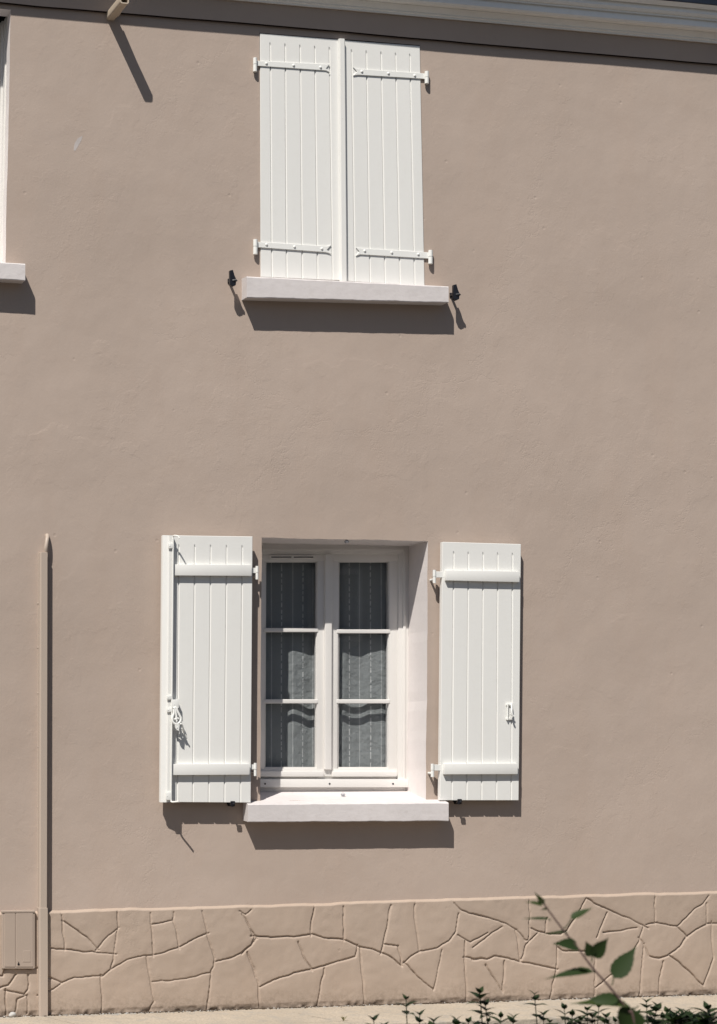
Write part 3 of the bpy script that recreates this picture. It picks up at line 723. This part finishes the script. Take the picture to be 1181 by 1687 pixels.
# room behind
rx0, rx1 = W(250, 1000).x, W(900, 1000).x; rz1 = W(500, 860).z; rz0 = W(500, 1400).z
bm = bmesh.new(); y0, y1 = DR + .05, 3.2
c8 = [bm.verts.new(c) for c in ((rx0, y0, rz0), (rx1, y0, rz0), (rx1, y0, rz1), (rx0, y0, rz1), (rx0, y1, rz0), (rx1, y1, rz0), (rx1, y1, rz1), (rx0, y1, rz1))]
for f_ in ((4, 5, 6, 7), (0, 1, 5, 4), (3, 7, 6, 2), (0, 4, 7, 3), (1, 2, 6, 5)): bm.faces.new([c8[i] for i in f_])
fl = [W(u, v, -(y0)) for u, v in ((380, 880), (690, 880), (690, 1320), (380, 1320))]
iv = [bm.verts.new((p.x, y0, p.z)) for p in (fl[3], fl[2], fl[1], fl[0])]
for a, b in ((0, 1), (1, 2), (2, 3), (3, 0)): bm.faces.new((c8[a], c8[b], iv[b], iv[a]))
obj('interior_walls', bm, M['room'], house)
# curtains
def curtain(x0, x1, seed, label):
    r = random.Random(seed); bm = bmesh.new(); uvl = bm.loops.layers.uv.new('UVMap')
    nx, nz = 140, 60; w = x1 - x0
    zt, zb_ = W(500, 900, -.35).z, W(500, 1310, -.35).z
    ph = [r.uniform(0, 6.28) for _ in range(5)]
    g = []
    for j in range(nz + 1):
        t = j / nz; row = []
        for i in range(nx + 1):
            s = i / nx; x = x0 + w * s
            y = .355 + .008 * math.sin(s * w * 6.283 / .21 + ph[0] + .5 * math.sin(t * 2.5) + .9 * math.sin(s * 5 + ph[4])) * (.7 + .3 * t) + .0016 * math.sin(s * w * 6.283 / .083 + ph[1] + t) + .004 * math.sin(s * 4 + ph[2] + t * 2) + .0015 * math.sin(t * 9 + s * 12 + ph[3])
            row.append((bm.verts.new((x, y, zt + (zb_ - zt) * t)), (s * w * 1.0 + .03, (1 - t) * 1.4)))
        g.append(row)
    for a, b in zip(g, g[1:]):
        for i in range(nx):
            q = [a[i], b[i], b[i + 1], a[i + 1]]; f = bm.faces.new([k[0] for k in q])
            for lp, k in zip(f.loops, q): lp[uvl].uv = k[1]
            f.smooth = True
    o = obj('net_curtain', bm, M['curtain'], smooth='keep', base=(x0, .356, zb_))
    return tag(o, label, 'curtain', 'net curtains behind the ground floor window')
ca = W(427, 1000, -.35).x; cb_ = W(535, 1000, -.35).x; cc = W(553, 1000, -.35).x; cd = W(655, 1000, -.35).x
curtain(ca - .06, cb_, 3, 'sheer striped net curtain behind the left casement, mostly in shade')
curtain(cc + .02, cd, 9, 'sheer striped net curtain behind the right casement, lit below')
# clear round buffers
def buffer_(c, nrm_up, label):
    bm = bmesh.new(); bmesh.ops.create_uvsphere(bm, u_segments=16, v_segments=10, radius=.014)
    bmesh.ops.scale(bm, vec=(1, 1, .75), verts=bm.verts); bmesh.ops.translate(bm, vec=c, verts=bm.verts)
    tube(bm, [c, c + Vector((0, 0, -.012 if nrm_up else .012))], .008, 10)
    o = obj('door_stop', bm, M['clear'], smooth=True, base=c); tag(o, label, 'bumper', 'clear bumpers that stop the shutters')
szt = W(408.5, 1324.5, .095).z + .060 * (.095 + .12) / (.095 + DR + .02)
buffer_(Vector((W(567, 1312, -.1).x, .12, szt + .012)), True, 'small clear round bumper in the middle of the lower white sill')
buffer_(W(571, 892, -.02) + Vector((0, 0, -.002)), False, 'small clear round bumper under the lintel of the ground floor window')

# ---- upper left window
zt_, zb2 = UL[0].z, UL[1].z; xr = min(UL[0].x, UL[1].x)
def ulw(bm):
    # casing steps behind the outer reveal
    steps = [(0.0995, 0.0), (.10, .004), (.13, .004), (.13, -.004), (.19, -.004), (.19, -.016), (.262, -.016), (.262, -.06)]
    for (d0, o0), (d1, o1) in zip(steps, steps[1:]):
        q = [(UL[0].x + o0, d0, zt_ + .01), (UL[0].x + o1, d1, zt_ + .01), (UL[1].x + o1, d1, zb2 - .02), (UL[1].x + o0, d0, zb2 - .02)]
        bm.faces.new([bm.verts.new(p) for p in q])
    box_w(bm, ulx0 - .02, xr + .03, .24, .30, zt_ - .06, zt_ + .02, .003)
    box_w(bm, xr - .075, xr + .05, .268, .31, zb2, zt_ - .06, .003)
    box_w(bm, ulx0 - .02, ulx0 + .06, .262, .31, zb2, zt_ - .06, .003)
    for k in range(12):                                                      # closed slatted shutter behind
        xx = xr - .075 - (k + 1) * .068
        box_w(bm, xx + .0015, xx + .0665, .275, .30, zb2, zt_ - .06, .003)
w2 = part('window', 'frame', house, ulw, smooth=False, label='white window with boarded shutter cut by the left edge')
bm = bmesh.new(); box_w(bm, ulx0 - .2, xr + .2, .315, .33, zb2 - .3, zt_ + .3); obj('window_back', bm, M['dark'], house)

# ---- shutter holdbacks
def holdback(u, v0, v1, label, flip=1, L=.068):
    c = W(u, v1, 0)
    t = thing('shutter_holdback', (c.x, 0, c.z), label, 'shutter stop', 'black shutter stops on the wall')
    b = Vector((c.x, 0, c.z))
    bm = bmesh.new()
    box_w(bm, b.x - .006, b.x + .006, -L, .02, b.z - .007, b.z + .007, .002)
    box_w(bm, b.x - .008, b.x + .008, -.006, .01, b.z - .012, b.z + .016, .003); obj('arm', bm, M['black'], t)
    bm = bmesh.new()
    # pivoting head: a tapered bar, thick in the middle, with a catch
    h0 = Vector((b.x, -L, b.z))
    out = [(-.017, .036), (-.002, .040), (.006, .012), (.014 , -.006), (.012, -.034), (-.004, -.042), (-.016, -.034)]
    prism_w(bm, [h0 + Vector((x * 1.25 * flip, -.018, z * 1.15)) for x, z in out], [h0 + Vector((x * 1.25 * flip, .004, z * 1.15)) for x, z in out], .002, 2)
    obj('catch', bm, M['black'], t)
    bm = bmesh.new()
    tube(bm, [h0 + Vector((-.004 * flip, -.012, -.016)), h0 + Vector((.014 * flip, -.018, -.014)), h0 + Vector((.018 * flip, -.018, -.020))], .009, 10)
    obj('pivot', bm, M['black'], t, smooth=True)
holdback(377, 432, 464, 'black shutter stop beside the left end of the upper sill')
holdback(742.5, 453, 487, 'black shutter stop beside the right end of the upper sill')
def low_hold(u, v, pf, label):
    c = W(u, v, pf); base = Vector((c.x, 0, c.z - .012))
    t = thing('shutter_holdback', base, label, 'shutter stop', 'black shutter stops on the wall')
    bm = bmesh.new(); box_w(bm, base.x - .005, base.x + .005, -pf - .012, .01, base.z - .010, base.z - .001, .002)
    box_w(bm, base.x - .010, base.x + .010, -.006, .01, base.z + .0, base.z + .03, .003); obj('arm', bm, M['black'], t)
    bm = bmesh.new(); box_w(bm, base.x - .013, base.x + .013, -pf - .014, -pf - .004, base.z - .008, base.z + .022, .003)
    dome(bm, Vector((base.x + .004, -pf - .014, base.z + .006)), .008, .006, 8); obj('catch', bm, M['black'], t)
low_hold(382.5, 1322.5, PL, 'black shutter stop under the left ground floor shutter')
low_hold(756, 1319, PRr, 'black shutter stop under the right ground floor shutter')

# ---- waste pipe under the eaves
bs_ = W(180.5, 30, 0)
t = thing('drain_spout', bs_, 'beige square pipe stub sticking out of the wall near the eaves', 'pipe')
bm = bmesh.new(); L = .252; hw = .025; ro = .012
def rsq(c, h, r, n=4):
    pts = []
    for cx, cz, a0 in ((1, 1, 0), (-1, 1, 90), (-1, -1, 180), (1, -1, 270)):
        for k in range(n + 1):
            a = math.radians(a0 + 90 * k / n); pts.append(Vector((c.x + cx * (h - r) + r * math.cos(a), c.y, c.z + cz * (h - r) + r * math.sin(a))))
    return pts
cA = Vector((bs_.x + .003, .03, bs_.z + .012)); cB = Vector((bs_.x + .024, -L, bs_.z + .010))
r0 = [bm.verts.new(p) for p in rsq(cA, hw, ro)]; r1 = [bm.verts.new(p) for p in rsq(cB, hw, ro)]
r2 = [bm.verts.new(p) for p in rsq(cB, hw - .006, ro * .7)]; r3 = [bm.verts.new(p) for p in rsq(cB + Vector((0, .2, 0)), hw - .006, ro * .7)]
for a, b in ((r0, r1), (r1, r2), (r2, r3)):
    n = len(a)
    for i in range(n): bm.faces.new((a[i], a[(i + 1) % n], b[(i + 1) % n], b[i]))
bm.faces.new(r3)
obj('pipe', bm, M['beige'], t, smooth=True)

# ---- cable trunking and its cable
ct, cb2 = W(71, 910, .05), W(70.5, 1500, .05)
t = thing('cable_trunking', (ct.x, 0, 0), 'tall taupe cable trunking running up the wall from the pavement', 'cable trunking')
PT = .050
def tr(bm, utop, ubot, v0, v1, pf):
    """utop/ubot: flange left, front left, front right at the two ends"""
    a = [W(utop[0], v0, .004), W(utop[1], v0, pf - .012), W(utop[2], v0, pf), W(utop[3], v0, pf)]
    b = [W(ubot[0], v1, .004), W(ubot[1], v1, pf - .012), W(ubot[2], v1, pf), W(ubot[3], v1, pf)]
    A = [Vector((p.x, y, a[3].z)) for p, y in zip(a, (-.004, -pf + .012, -pf, -pf))]; B = [Vector((p.x, y, b[3].z)) for p, y in zip(b, (-.004, -pf + .012, -pf, -pf))]
    A = [Vector((A[0].x, .003, A[0].z)), A[0], Vector((A[1].x, -.004, A[0].z))] + A[1:] + [Vector((A[3].x, .003, A[0].z))]
    B = [Vector((B[0].x, .003, B[0].z)), B[0], Vector((B[1].x, -.004, B[0].z))] + B[1:] + [Vector((B[3].x, .003, B[0].z))]
    prism_w(bm, A, B, .0008, 1)
part('channel', 'conduit', t, lambda bm: tr(bm, (62.5, 65.2, 68.0, 78.2), (61.0, 64.0, 66.8, 77.2), 910, 1497, PT), smooth=False)
part('lower_channel', 'conduit', t, lambda bm: tr(bm, (62.0, 63.2, 66.4, 78.6), (62.4, 63.8, 67, 78.9), 1496, 1674, PT + .006), smooth=False)
def cable(bm):
    b = W(75.5, 912, .03); e = W(77.5, 880, .0)
    tube(bm, spline([b, W(75.8, 902, .038), W(77.4, 890, .03), W(78, 884, .012), e + Vector((0, .02, 0))], 5), .0115, 12)
part('cable', 'conduit', t, cable)
for v in (994, 1067, 1142, 1230, 1330, 1430):
    def clips(bm): dome(bm, W(62.6, v, .003), .005, .005, 8)
    part('screw', 'conduit', t, clips)

# ---- meter box
t = thing('meter_box', W(30, 1595, 0), 'taupe utility meter box low on the wall beside the trunking', 'utility box')
part('box_body', 'box', t, lambda bm: prism(bm, [(3.5, 1503), (57.5, 1502), (57.5, 1596), (3.5, 1596)], .046, -.01, .004, 3), smooth=False)
dr = part('door', 'box', t, lambda bm: (prism(bm, [(7.5, 1504), (25.2, 1504), (25.2, 1593), (7.5, 1593)], .049, .044, .0015, 1), prism(bm, [(26.4, 1504), (54.5, 1503.5), (54.5, 1593), (26.4, 1593)], .049, .044, .0015, 1), prism(bm, [(3, 1500.5), (58, 1499.5), (58, 1503.5), (3, 1504)], .051, .02, .003, 2)), smooth=False)
part('label_plate', 'box', dr, lambda bm: prism(bm, rect(38, 1566, 50.5, 1585), .0505, .047, .0008, 1), smooth=False)
def lock(bm):
    c = W(30.5, 1588.5, .049); tube(bm, [c, c + Vector((0, -.002, 0))], .0062, 12)
    tube(bm, [c + Vector((0, 0, .006)), c + Vector((0, -.002, .013))], .002, 6)
part('lock', 'black', dr, lock)

# scuff of bare filler on the upper wall
s0 = [(121, 247), (123, 236), (128, 228), (136, 223.5), (134, 231), (129, 240), (123.5, 249)]
part('paint_scuff', 'scuff', house, lambda bm: prism(bm, s0, .0005, -.001, 0), smooth=False, label='small pale scuff on the upper wall')

# ------------------------------------------------------------------ ground
def sheet(name, x0, x1, y0, y1, z, m, nx=2, ny=2, wob=0):
    bm = bmesh.new(); g = [[bm.verts.new((x0 + (x1 - x0) * i / nx, y0 + (y1 - y0) * j / ny, z + (random.uniform(-wob, wob) if wob else 0))) for i in range(nx + 1)] for j in range(ny + 1)]
    for a, b in zip(g, g[1:]):
        for i in range(nx): bm.faces.new((a[i], a[i + 1], b[i + 1], b[i]))
    return tag(obj(name, bm, m), kind='structure')
KY = G(1000, 1668.5).y; 
print('kerb y', KY, 'D', D)
KY2 = KY - .13
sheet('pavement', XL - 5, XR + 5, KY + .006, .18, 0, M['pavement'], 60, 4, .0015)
bm = bmesh.new(); x = XL
while x < XR:
    box_w(bm, x, x + .994, KY2, KY, -.25, .0015 + random.uniform(0, .002), .006, 2); x += 1.0
tag(obj('kerb', bm, M['pavement']), kind='structure')
bm = bmesh.new(); box_w(bm, XL, XR, KY - .02, KY + .2, -.3, -.012); tag(obj('kerb_bedding', bm, M['soil']), kind='structure')
sheet('road', -60, 60, -60, KY + .02, -.10, M['asphalt'])
sheet('planting_bed', -8, 12, -9.4, -5.4, -.096, M['soil'], 60, 16, .003)
# grit along the foot of the wall
bm = bmesh.new()
for k in range(2600):
    x = random.uniform(xa, xb + .5); 
    dens = vnoise(np.array([x]), np.array([0.]), 2.5, 77)[0]
    if random.random() > dens * 1.3: continue
    y = -.024 - abs(random.gauss(0, .032)); r = random.uniform(.0012, .0034) * (1.6 if random.random() < .06 else 1)
    t_ = bmesh.ops.create_icosphere(bm, subdivisions=1, radius=r, matrix=Matrix.Translation((x, y, r * .4)) @ Matrix.Diagonal((random.uniform(.7, 1.4), random.uniform(.7, 1.3), .7, 1)))
tag(obj('grit', bm, M['stone'], smooth='keep'), 'loose grit and crumbs along the foot of the wall', 'gravel', kind='stuff')
bm = bmesh.new()
for k in range(2600):
    x = random.uniform(xa, xb + .5); y = -.020 - abs(random.gauss(0, .018)); r = random.uniform(.002, .006)
    bmesh.ops.create_icosphere(bm, subdivisions=1, radius=r, matrix=Matrix.Translation((x, y, r * .2)) @ Matrix.Diagonal((random.uniform(.8, 2), 1, .6, 1)))
tag(obj('dirt', bm, M['soil'], smooth='keep'), 'dark crumbs of dirt in the corner of wall and pavement', 'dirt', kind='stuff')
c = G(20.5, 1676); bm = bmesh.new(); bmesh.ops.create_icosphere(bm, subdivisions=3, radius=.017)
for v_ in bm.verts:
    n_ = math.sin(v_.co.x * 160 + 1) * math.sin(v_.co.z * 190) * .0018; v_.co = Vector((v_.co.x * 1.25, v_.co.y, v_.co.z * .95)) * (1 + n_ * 60)
bmesh.ops.translate(bm, vec=(c.x, min(c.y, -.05), .014), verts=bm.verts)
tag(obj('pebble', bm, M['stone'], smooth=True, base=(c.x, c.y, 0)), 'lone white pebble on the pavement below the meter box', 'stone')
# weed in the pavement
c = G(566, 1682); bm = bmesh.new()
for k in range(16):
    a = random.uniform(0, 6.28); l = random.uniform(.02, .05); tip = c + Vector((math.cos(a) * l * .8, math.sin(a) * l * .4, l * .7)); sd_ = Vector((math.sin(a), -math.cos(a), 0)) * .0016
    mid = c.lerp(tip, .5) + Vector((0, 0, .008)); bm.faces.new([bm.verts.new(p) for p in (c - sd_, mid - sd_, tip, mid + sd_, c + sd_)])
tag(obj('weed', bm, M['weed'], smooth='keep', base=c), 'small tuft of grass growing in the pavement', 'weed')

# unseen house opposite, added to darken the pane reflections and wall shadows
tt = thing('added_house', (2, -23, 0), 'long low grey house across the street, unseen, added to darken the reflections', 'house')
bm = bmesh.new(); box_w(bm, -16, 24, -31, -23, -.1, 5.6, .02); obj('wall', bm, M['house_across'], tt)
bm = bmesh.new(); prism_w(bm, [Vector(p) for p in ((-16.4, -22.6, 5.6), (-16.4, -27, 8.4), (-16.4, -31.4, 5.6))], [Vector(p) for p in ((24.4, -22.6, 5.6), (24.4, -27, 8.4), (24.4, -31.4, 5.6))]); obj('roof', bm, M['roof'], tt)
for x in range(-13, 24, 5):
    for z in (.9, 3.5):
        bm = bmesh.new(); box_w(bm, x, x + 1.1, -23.0, -22.94, z, z + 1.4, .01); w_ = obj('window', bm, M['frame'], tt)
        bm = bmesh.new(); box_w(bm, x + .1, x + 1.0, -22.94, -22.93, z + .1, z + 1.3); obj('pane', bm, M['dark'], w_)

# ------------------------------------------------------------------ plants in front
GZ = -.10
def leaf_mesh(bm, base, tip, nrm, width, fold=.25, droop=.15, teeth=0, n=8):
    ax = tip - base; L = ax.length; ax.normalize(); nrm = (nrm - ax * nrm.dot(ax)).normalized(); sd_ = ax.cross(nrm)
    mid, le, ri = [], [], []
    for i in range(n + 1):
        s = i / n; w = width * .56 * (abs(math.sin(math.pi * s ** .62)) ** .9) * (1 - .35 * s) * min(1, 1.25 - .75 * s + .5 * (1 - s))
        w *= 1 + (teeth * (1 if i % 2 else -1) if 0 < i < n else 0)
        c = base + ax * (L * s) - nrm * (droop * L * s * s)
        mid.append(bm.verts.new(c))
        le.append(bm.verts.new(c + sd_ * w + nrm * w * fold) if 0 < i < n else mid[-1]); ri.append(bm.verts.new(c - sd_ * w + nrm * w * fold) if 0 < i < n else mid[-1])
    for i in range(n):
        for s_, A in ((0, le), (1, ri)):
            q = [mid[i], mid[i + 1], A[i + 1], A[i]]; q2 = []
            for v_ in q:
                if v_ not in q2: q2.append(v_)
            if len(q2) > 2:
                if s_: q2.reverse()
                f = bm.faces.new(q2); f.smooth = True
# tall broad-leaved shoot, 2.7 m from the camera
PT2 = D - 2.7
def Zc(x, y): return (780 + x / 2.945, 1440 + y / 2.945)
sp_ = [(892, 1483), (906, 1503), (930, 1535), (952, 1562), (975, 1593), (1000, 1621), (1018, 1643), (1035, 1666), (1046, 1692)]
top = [W(u, v, PT2) for u, v in sp_]
rootp = Vector((top[-1].x + .16, -PT2 + .05, GZ))
path = spline(top[::1] + [top[-1] + Vector((.05, .02, -.25)), rootp + Vector((-.02, 0, .35)), rootp], 5)
t = thing('broadleaf_shoot', rootp, 'tall leaning shoot with large serrated green leaves, out of focus in front', 'plant')
part('stem', 'stem', t, lambda bm: tube(bm, path, .0013, 8, .0024))
bm = bmesh.new()
def bl(b, e, w, nrm, fold=.25, droop=.08, pet=None, db=0, de=0):
    B = W(*b, PT2) + Vector((0, db, 0)); E = W(*e, PT2) + Vector((0, de, 0)); leaf_mesh(bm, B, E, Vector(nrm), w * 2.7 / FPX, fold, droop, .05, 14)
    if pet: tube(bm, spline([W(*pet, PT2), W(*pet, PT2).lerp(B, .5) + Vector((0, 0, -.002)), B], 4), .0011, 6)
Z4 = lambda x, y: (850 + x / 4.724, 1460 + y / 4.724)
bl(Z4(205, 150), Z4(75, 112), 12, (0, -.6, 1)); bl(Z4(205, 140), Z4(180, 68), 12, (-.6, -.8, .2)); bl(Z4(200, 120), Z4(140, 40), 6, (-.6, -.8, .2), .3)
bl(Z4(250, 175), Z4(190, 182), 7, (0, -.5, 1)); bl(Z4(262, 255), Z4(40, 262), 12, (0, -.35, 1), .3, -.05, Z4(268, 262))
bl(Z4(430, 255), Z4(600, 158), 17, (-.4, -.5, .8), .35, .05, Z4(372, 330))
bl(Z4(480, 470), Z4(250, 425), 25, (-.1, -.9, .6), .35, .1, None, 0, -.02); bl(Z4(405, 352), Z4(205, 385), 10, (0, -.4, 1), .3, -.05)
bl(Z4(592, 545), Z4(722, 398), 29, (.35, -.9, .25), .25, 0, Z4(590, 590)); bl(Z4(592, 543), Z4(540, 425), 22, (-.3, -.9, .1), .25, 0)
bl(Z4(760, 715), Z4(1015, 478), 34, (-.3, -.85, .45), .22, .0, Z4(745, 770), 0, .03)
bl(Z4(600, 660), Z4(220, 700), 21, (0, -.5, .9), .35, .08, Z4(625, 660)); bl(Z4(560, 655), Z4(470, 625), 12, (0, -.3, 1), .3)
bl(Zc(755, 640), Zc(475, 600), 26, (0, -.5, .9), .35, .12, Zc(770, 700)); bl(Zc(700, 605), Zc(520, 620), 24, (.2, -.9, .5), .3, .2)
bl(Zc(770, 650), Zc(715, 780), 60, (.2, -.9, .3), .3, .1, Zc(800, 640)); bl(Zc(765, 645), Zc(540, 610), 14, (0, -.5, .9), .3)
for k in range(44):     # the rest of its foliage, below
    s = random.uniform(.50, .95); i = int(s * (len(path) - 1)); b = path[i]; a = random.uniform(0, 6.28)
    if b.z > W(0, 1740, PT2).z: continue
    e = b + Vector((math.cos(a), math.sin(a), .25)) * random.uniform(.06, .1); leaf_mesh(bm, b, e, Vector((0, -.3, 1)), .05, .25, .2, .05, 12)
lf = obj('leaf', bm, M['leaf_big'], t, smooth='keep', base=None); lf.name = 'foliage'

# the low hedge: individual bushes, shoots reaching into the frame
def shoot(bs, bl_, root, tip, dens=1.0, size=.032, r=.0016):
    mid = root.lerp(tip, .55) + Vector((random.uniform(-.02, .02), random.uniform(-.03, .03), 0))
    tip = tip + Vector((random.uniform(-.004, .004), 0, 0)); pth = spline([root, mid, tip.lerp(mid, .3) + Vector((random.uniform(-.006, .006), 0, 0)), tip], 8)
    tube(bs, pth, r * 1.8, 6, r * .7)
    L = (tip - root).length; step = .034 / dens; d = .002; a0 = random.uniform(0, 3.14)
    acc = 0; i = len(pth) - 1; k = 0
    while d < min(L, .55):
        # point at distance d from the tip along the straight line of the shoot's end
        acc = 0; j = len(pth) - 1
        while j > 0 and acc + (pth[j] - pth[j - 1]).length < d: acc += (pth[j] - pth[j - 1]).length; j -= 1
        if j == 0: break
        p = pth[j].lerp(pth[j - 1], (d - acc) / (pth[j] - pth[j - 1]).length)
        sz = size * (.55 if k < 1 else .85 if k < 2 else 1.0) * random.uniform(.8, 1.15); el = 1.25 if k < 1 else (.75 if k < 2 else .35)
        for q in range(2):
            a = a0 + k * 1.57 + q * math.pi + random.uniform(-.35, .35)
            dr_ = Vector((math.cos(a), math.sin(a), el + random.uniform(-.15, .2))).normalized()
            leaf_mesh(bl_, p, p + dr_ * sz, Vector((0, 0, 1)) + dr_ * -.2, sz * .5, .3, .3, 0, 6)
        d += step * (.55 if k < 2 else random.uniform(.9, 1.4)); k += 1
TD = 4.4; PS = D - TD
tips = [(671, 1646), (613, 1681), (632, 1690), (690, 1672), (716, 1683), (790, 1636), (800, 1656), (824, 1676), (752, 1680), (770, 1684), (846, 1676), (882, 1638), (893, 1672), (930, 1662),
        (944, 1673), (968, 1664), (955, 1680), (985, 1659), (1000, 1676), (1012, 1683), (1064, 1651), (1084, 1657), (1050, 1672), (1098, 1668), (1075, 1676), (1110, 1672), (1125, 1670), (1136, 1673), (1148, 1675), (1164, 1663), (1172, 1676), (1190, 1668), (1117, 1680), (1131, 1684), (1155, 1684), (1105, 1678), (1120, 1673), (1128, 1678), (1140, 1679), (1146, 1683), (1162, 1680), (1168, 1684), (1112, 1686), (1092, 1678), (1087, 1686), (1000, 1686), (940, 1684), (905, 1684), (780, 1686), (805, 1683), (975, 1676)]
bushes = [((600, 700), [t_ for t_ in tips if t_[0] < 740], 'leftmost low bush, thin sprigs tipped with tiny leaves', 1.0),
          ((800, 700), [t_ for t_ in tips if 740 <= t_[0] < 865], 'low bush with a forked sprig against the plinth, second from the left', 1.4),
          ((930, 700), [t_ for t_ in tips if 865 <= t_[0] < 1030], 'low bush of several upright sprigs just left of the large leaned shoot', 1.3),
          ((1080, 700), [t_ for t_ in tips if 1030 <= t_[0] < 1104], 'low bush right behind the foot of the large leaned shoot', 1.3),
          ((1150, 700), [t_ for t_ in tips if t_[0] >= 1104], 'densest dark bush in the bottom right corner', 1.8)]
for (u0, _), tl_, lab, dens in bushes:
    mu = sum(a for a, b in tl_) / len(tl_); y = -PS + random.uniform(-.1, .1)
    rx = W(mu, 1690, PS).x; root = Vector((rx, y, GZ))
    t = thing('hedge_bush', root, lab, 'bush', 'low bushes along the bottom edge')
    b1, b2 = bmesh.new(), bmesh.new()
    for (u, v) in tl_:
        pp = -(y + random.uniform(-.12, .12)); tip = W(u, v, pp)
        shoot(b1, b2, root + Vector((random.uniform(-.05, .05), random.uniform(-.05, .05), 0)), tip, dens, .048 if u < 1104 else .056)
    for k in range(60 if mu < 1030 else 100):      # body of the bush below the frame
        a = random.uniform(0, 6.28); rr = random.uniform(.05, .26); zt2 = W(mu, 1700 if mu < 1030 else 1684 if mu < 1104 else 1676, PS).z - rr * .35 - random.uniform(0, .10)
        shoot(b1, b2, root + Vector((math.cos(a) * .04, math.sin(a) * .04, 0)), Vector((root.x + math.cos(a) * rr, root.y + math.sin(a) * rr, zt2)), .9, .044)
    obj('stem', b1, M['stem_small'], t, smooth='keep'); obj('foliage', b2, M['leaf_small'], t, smooth='keep')
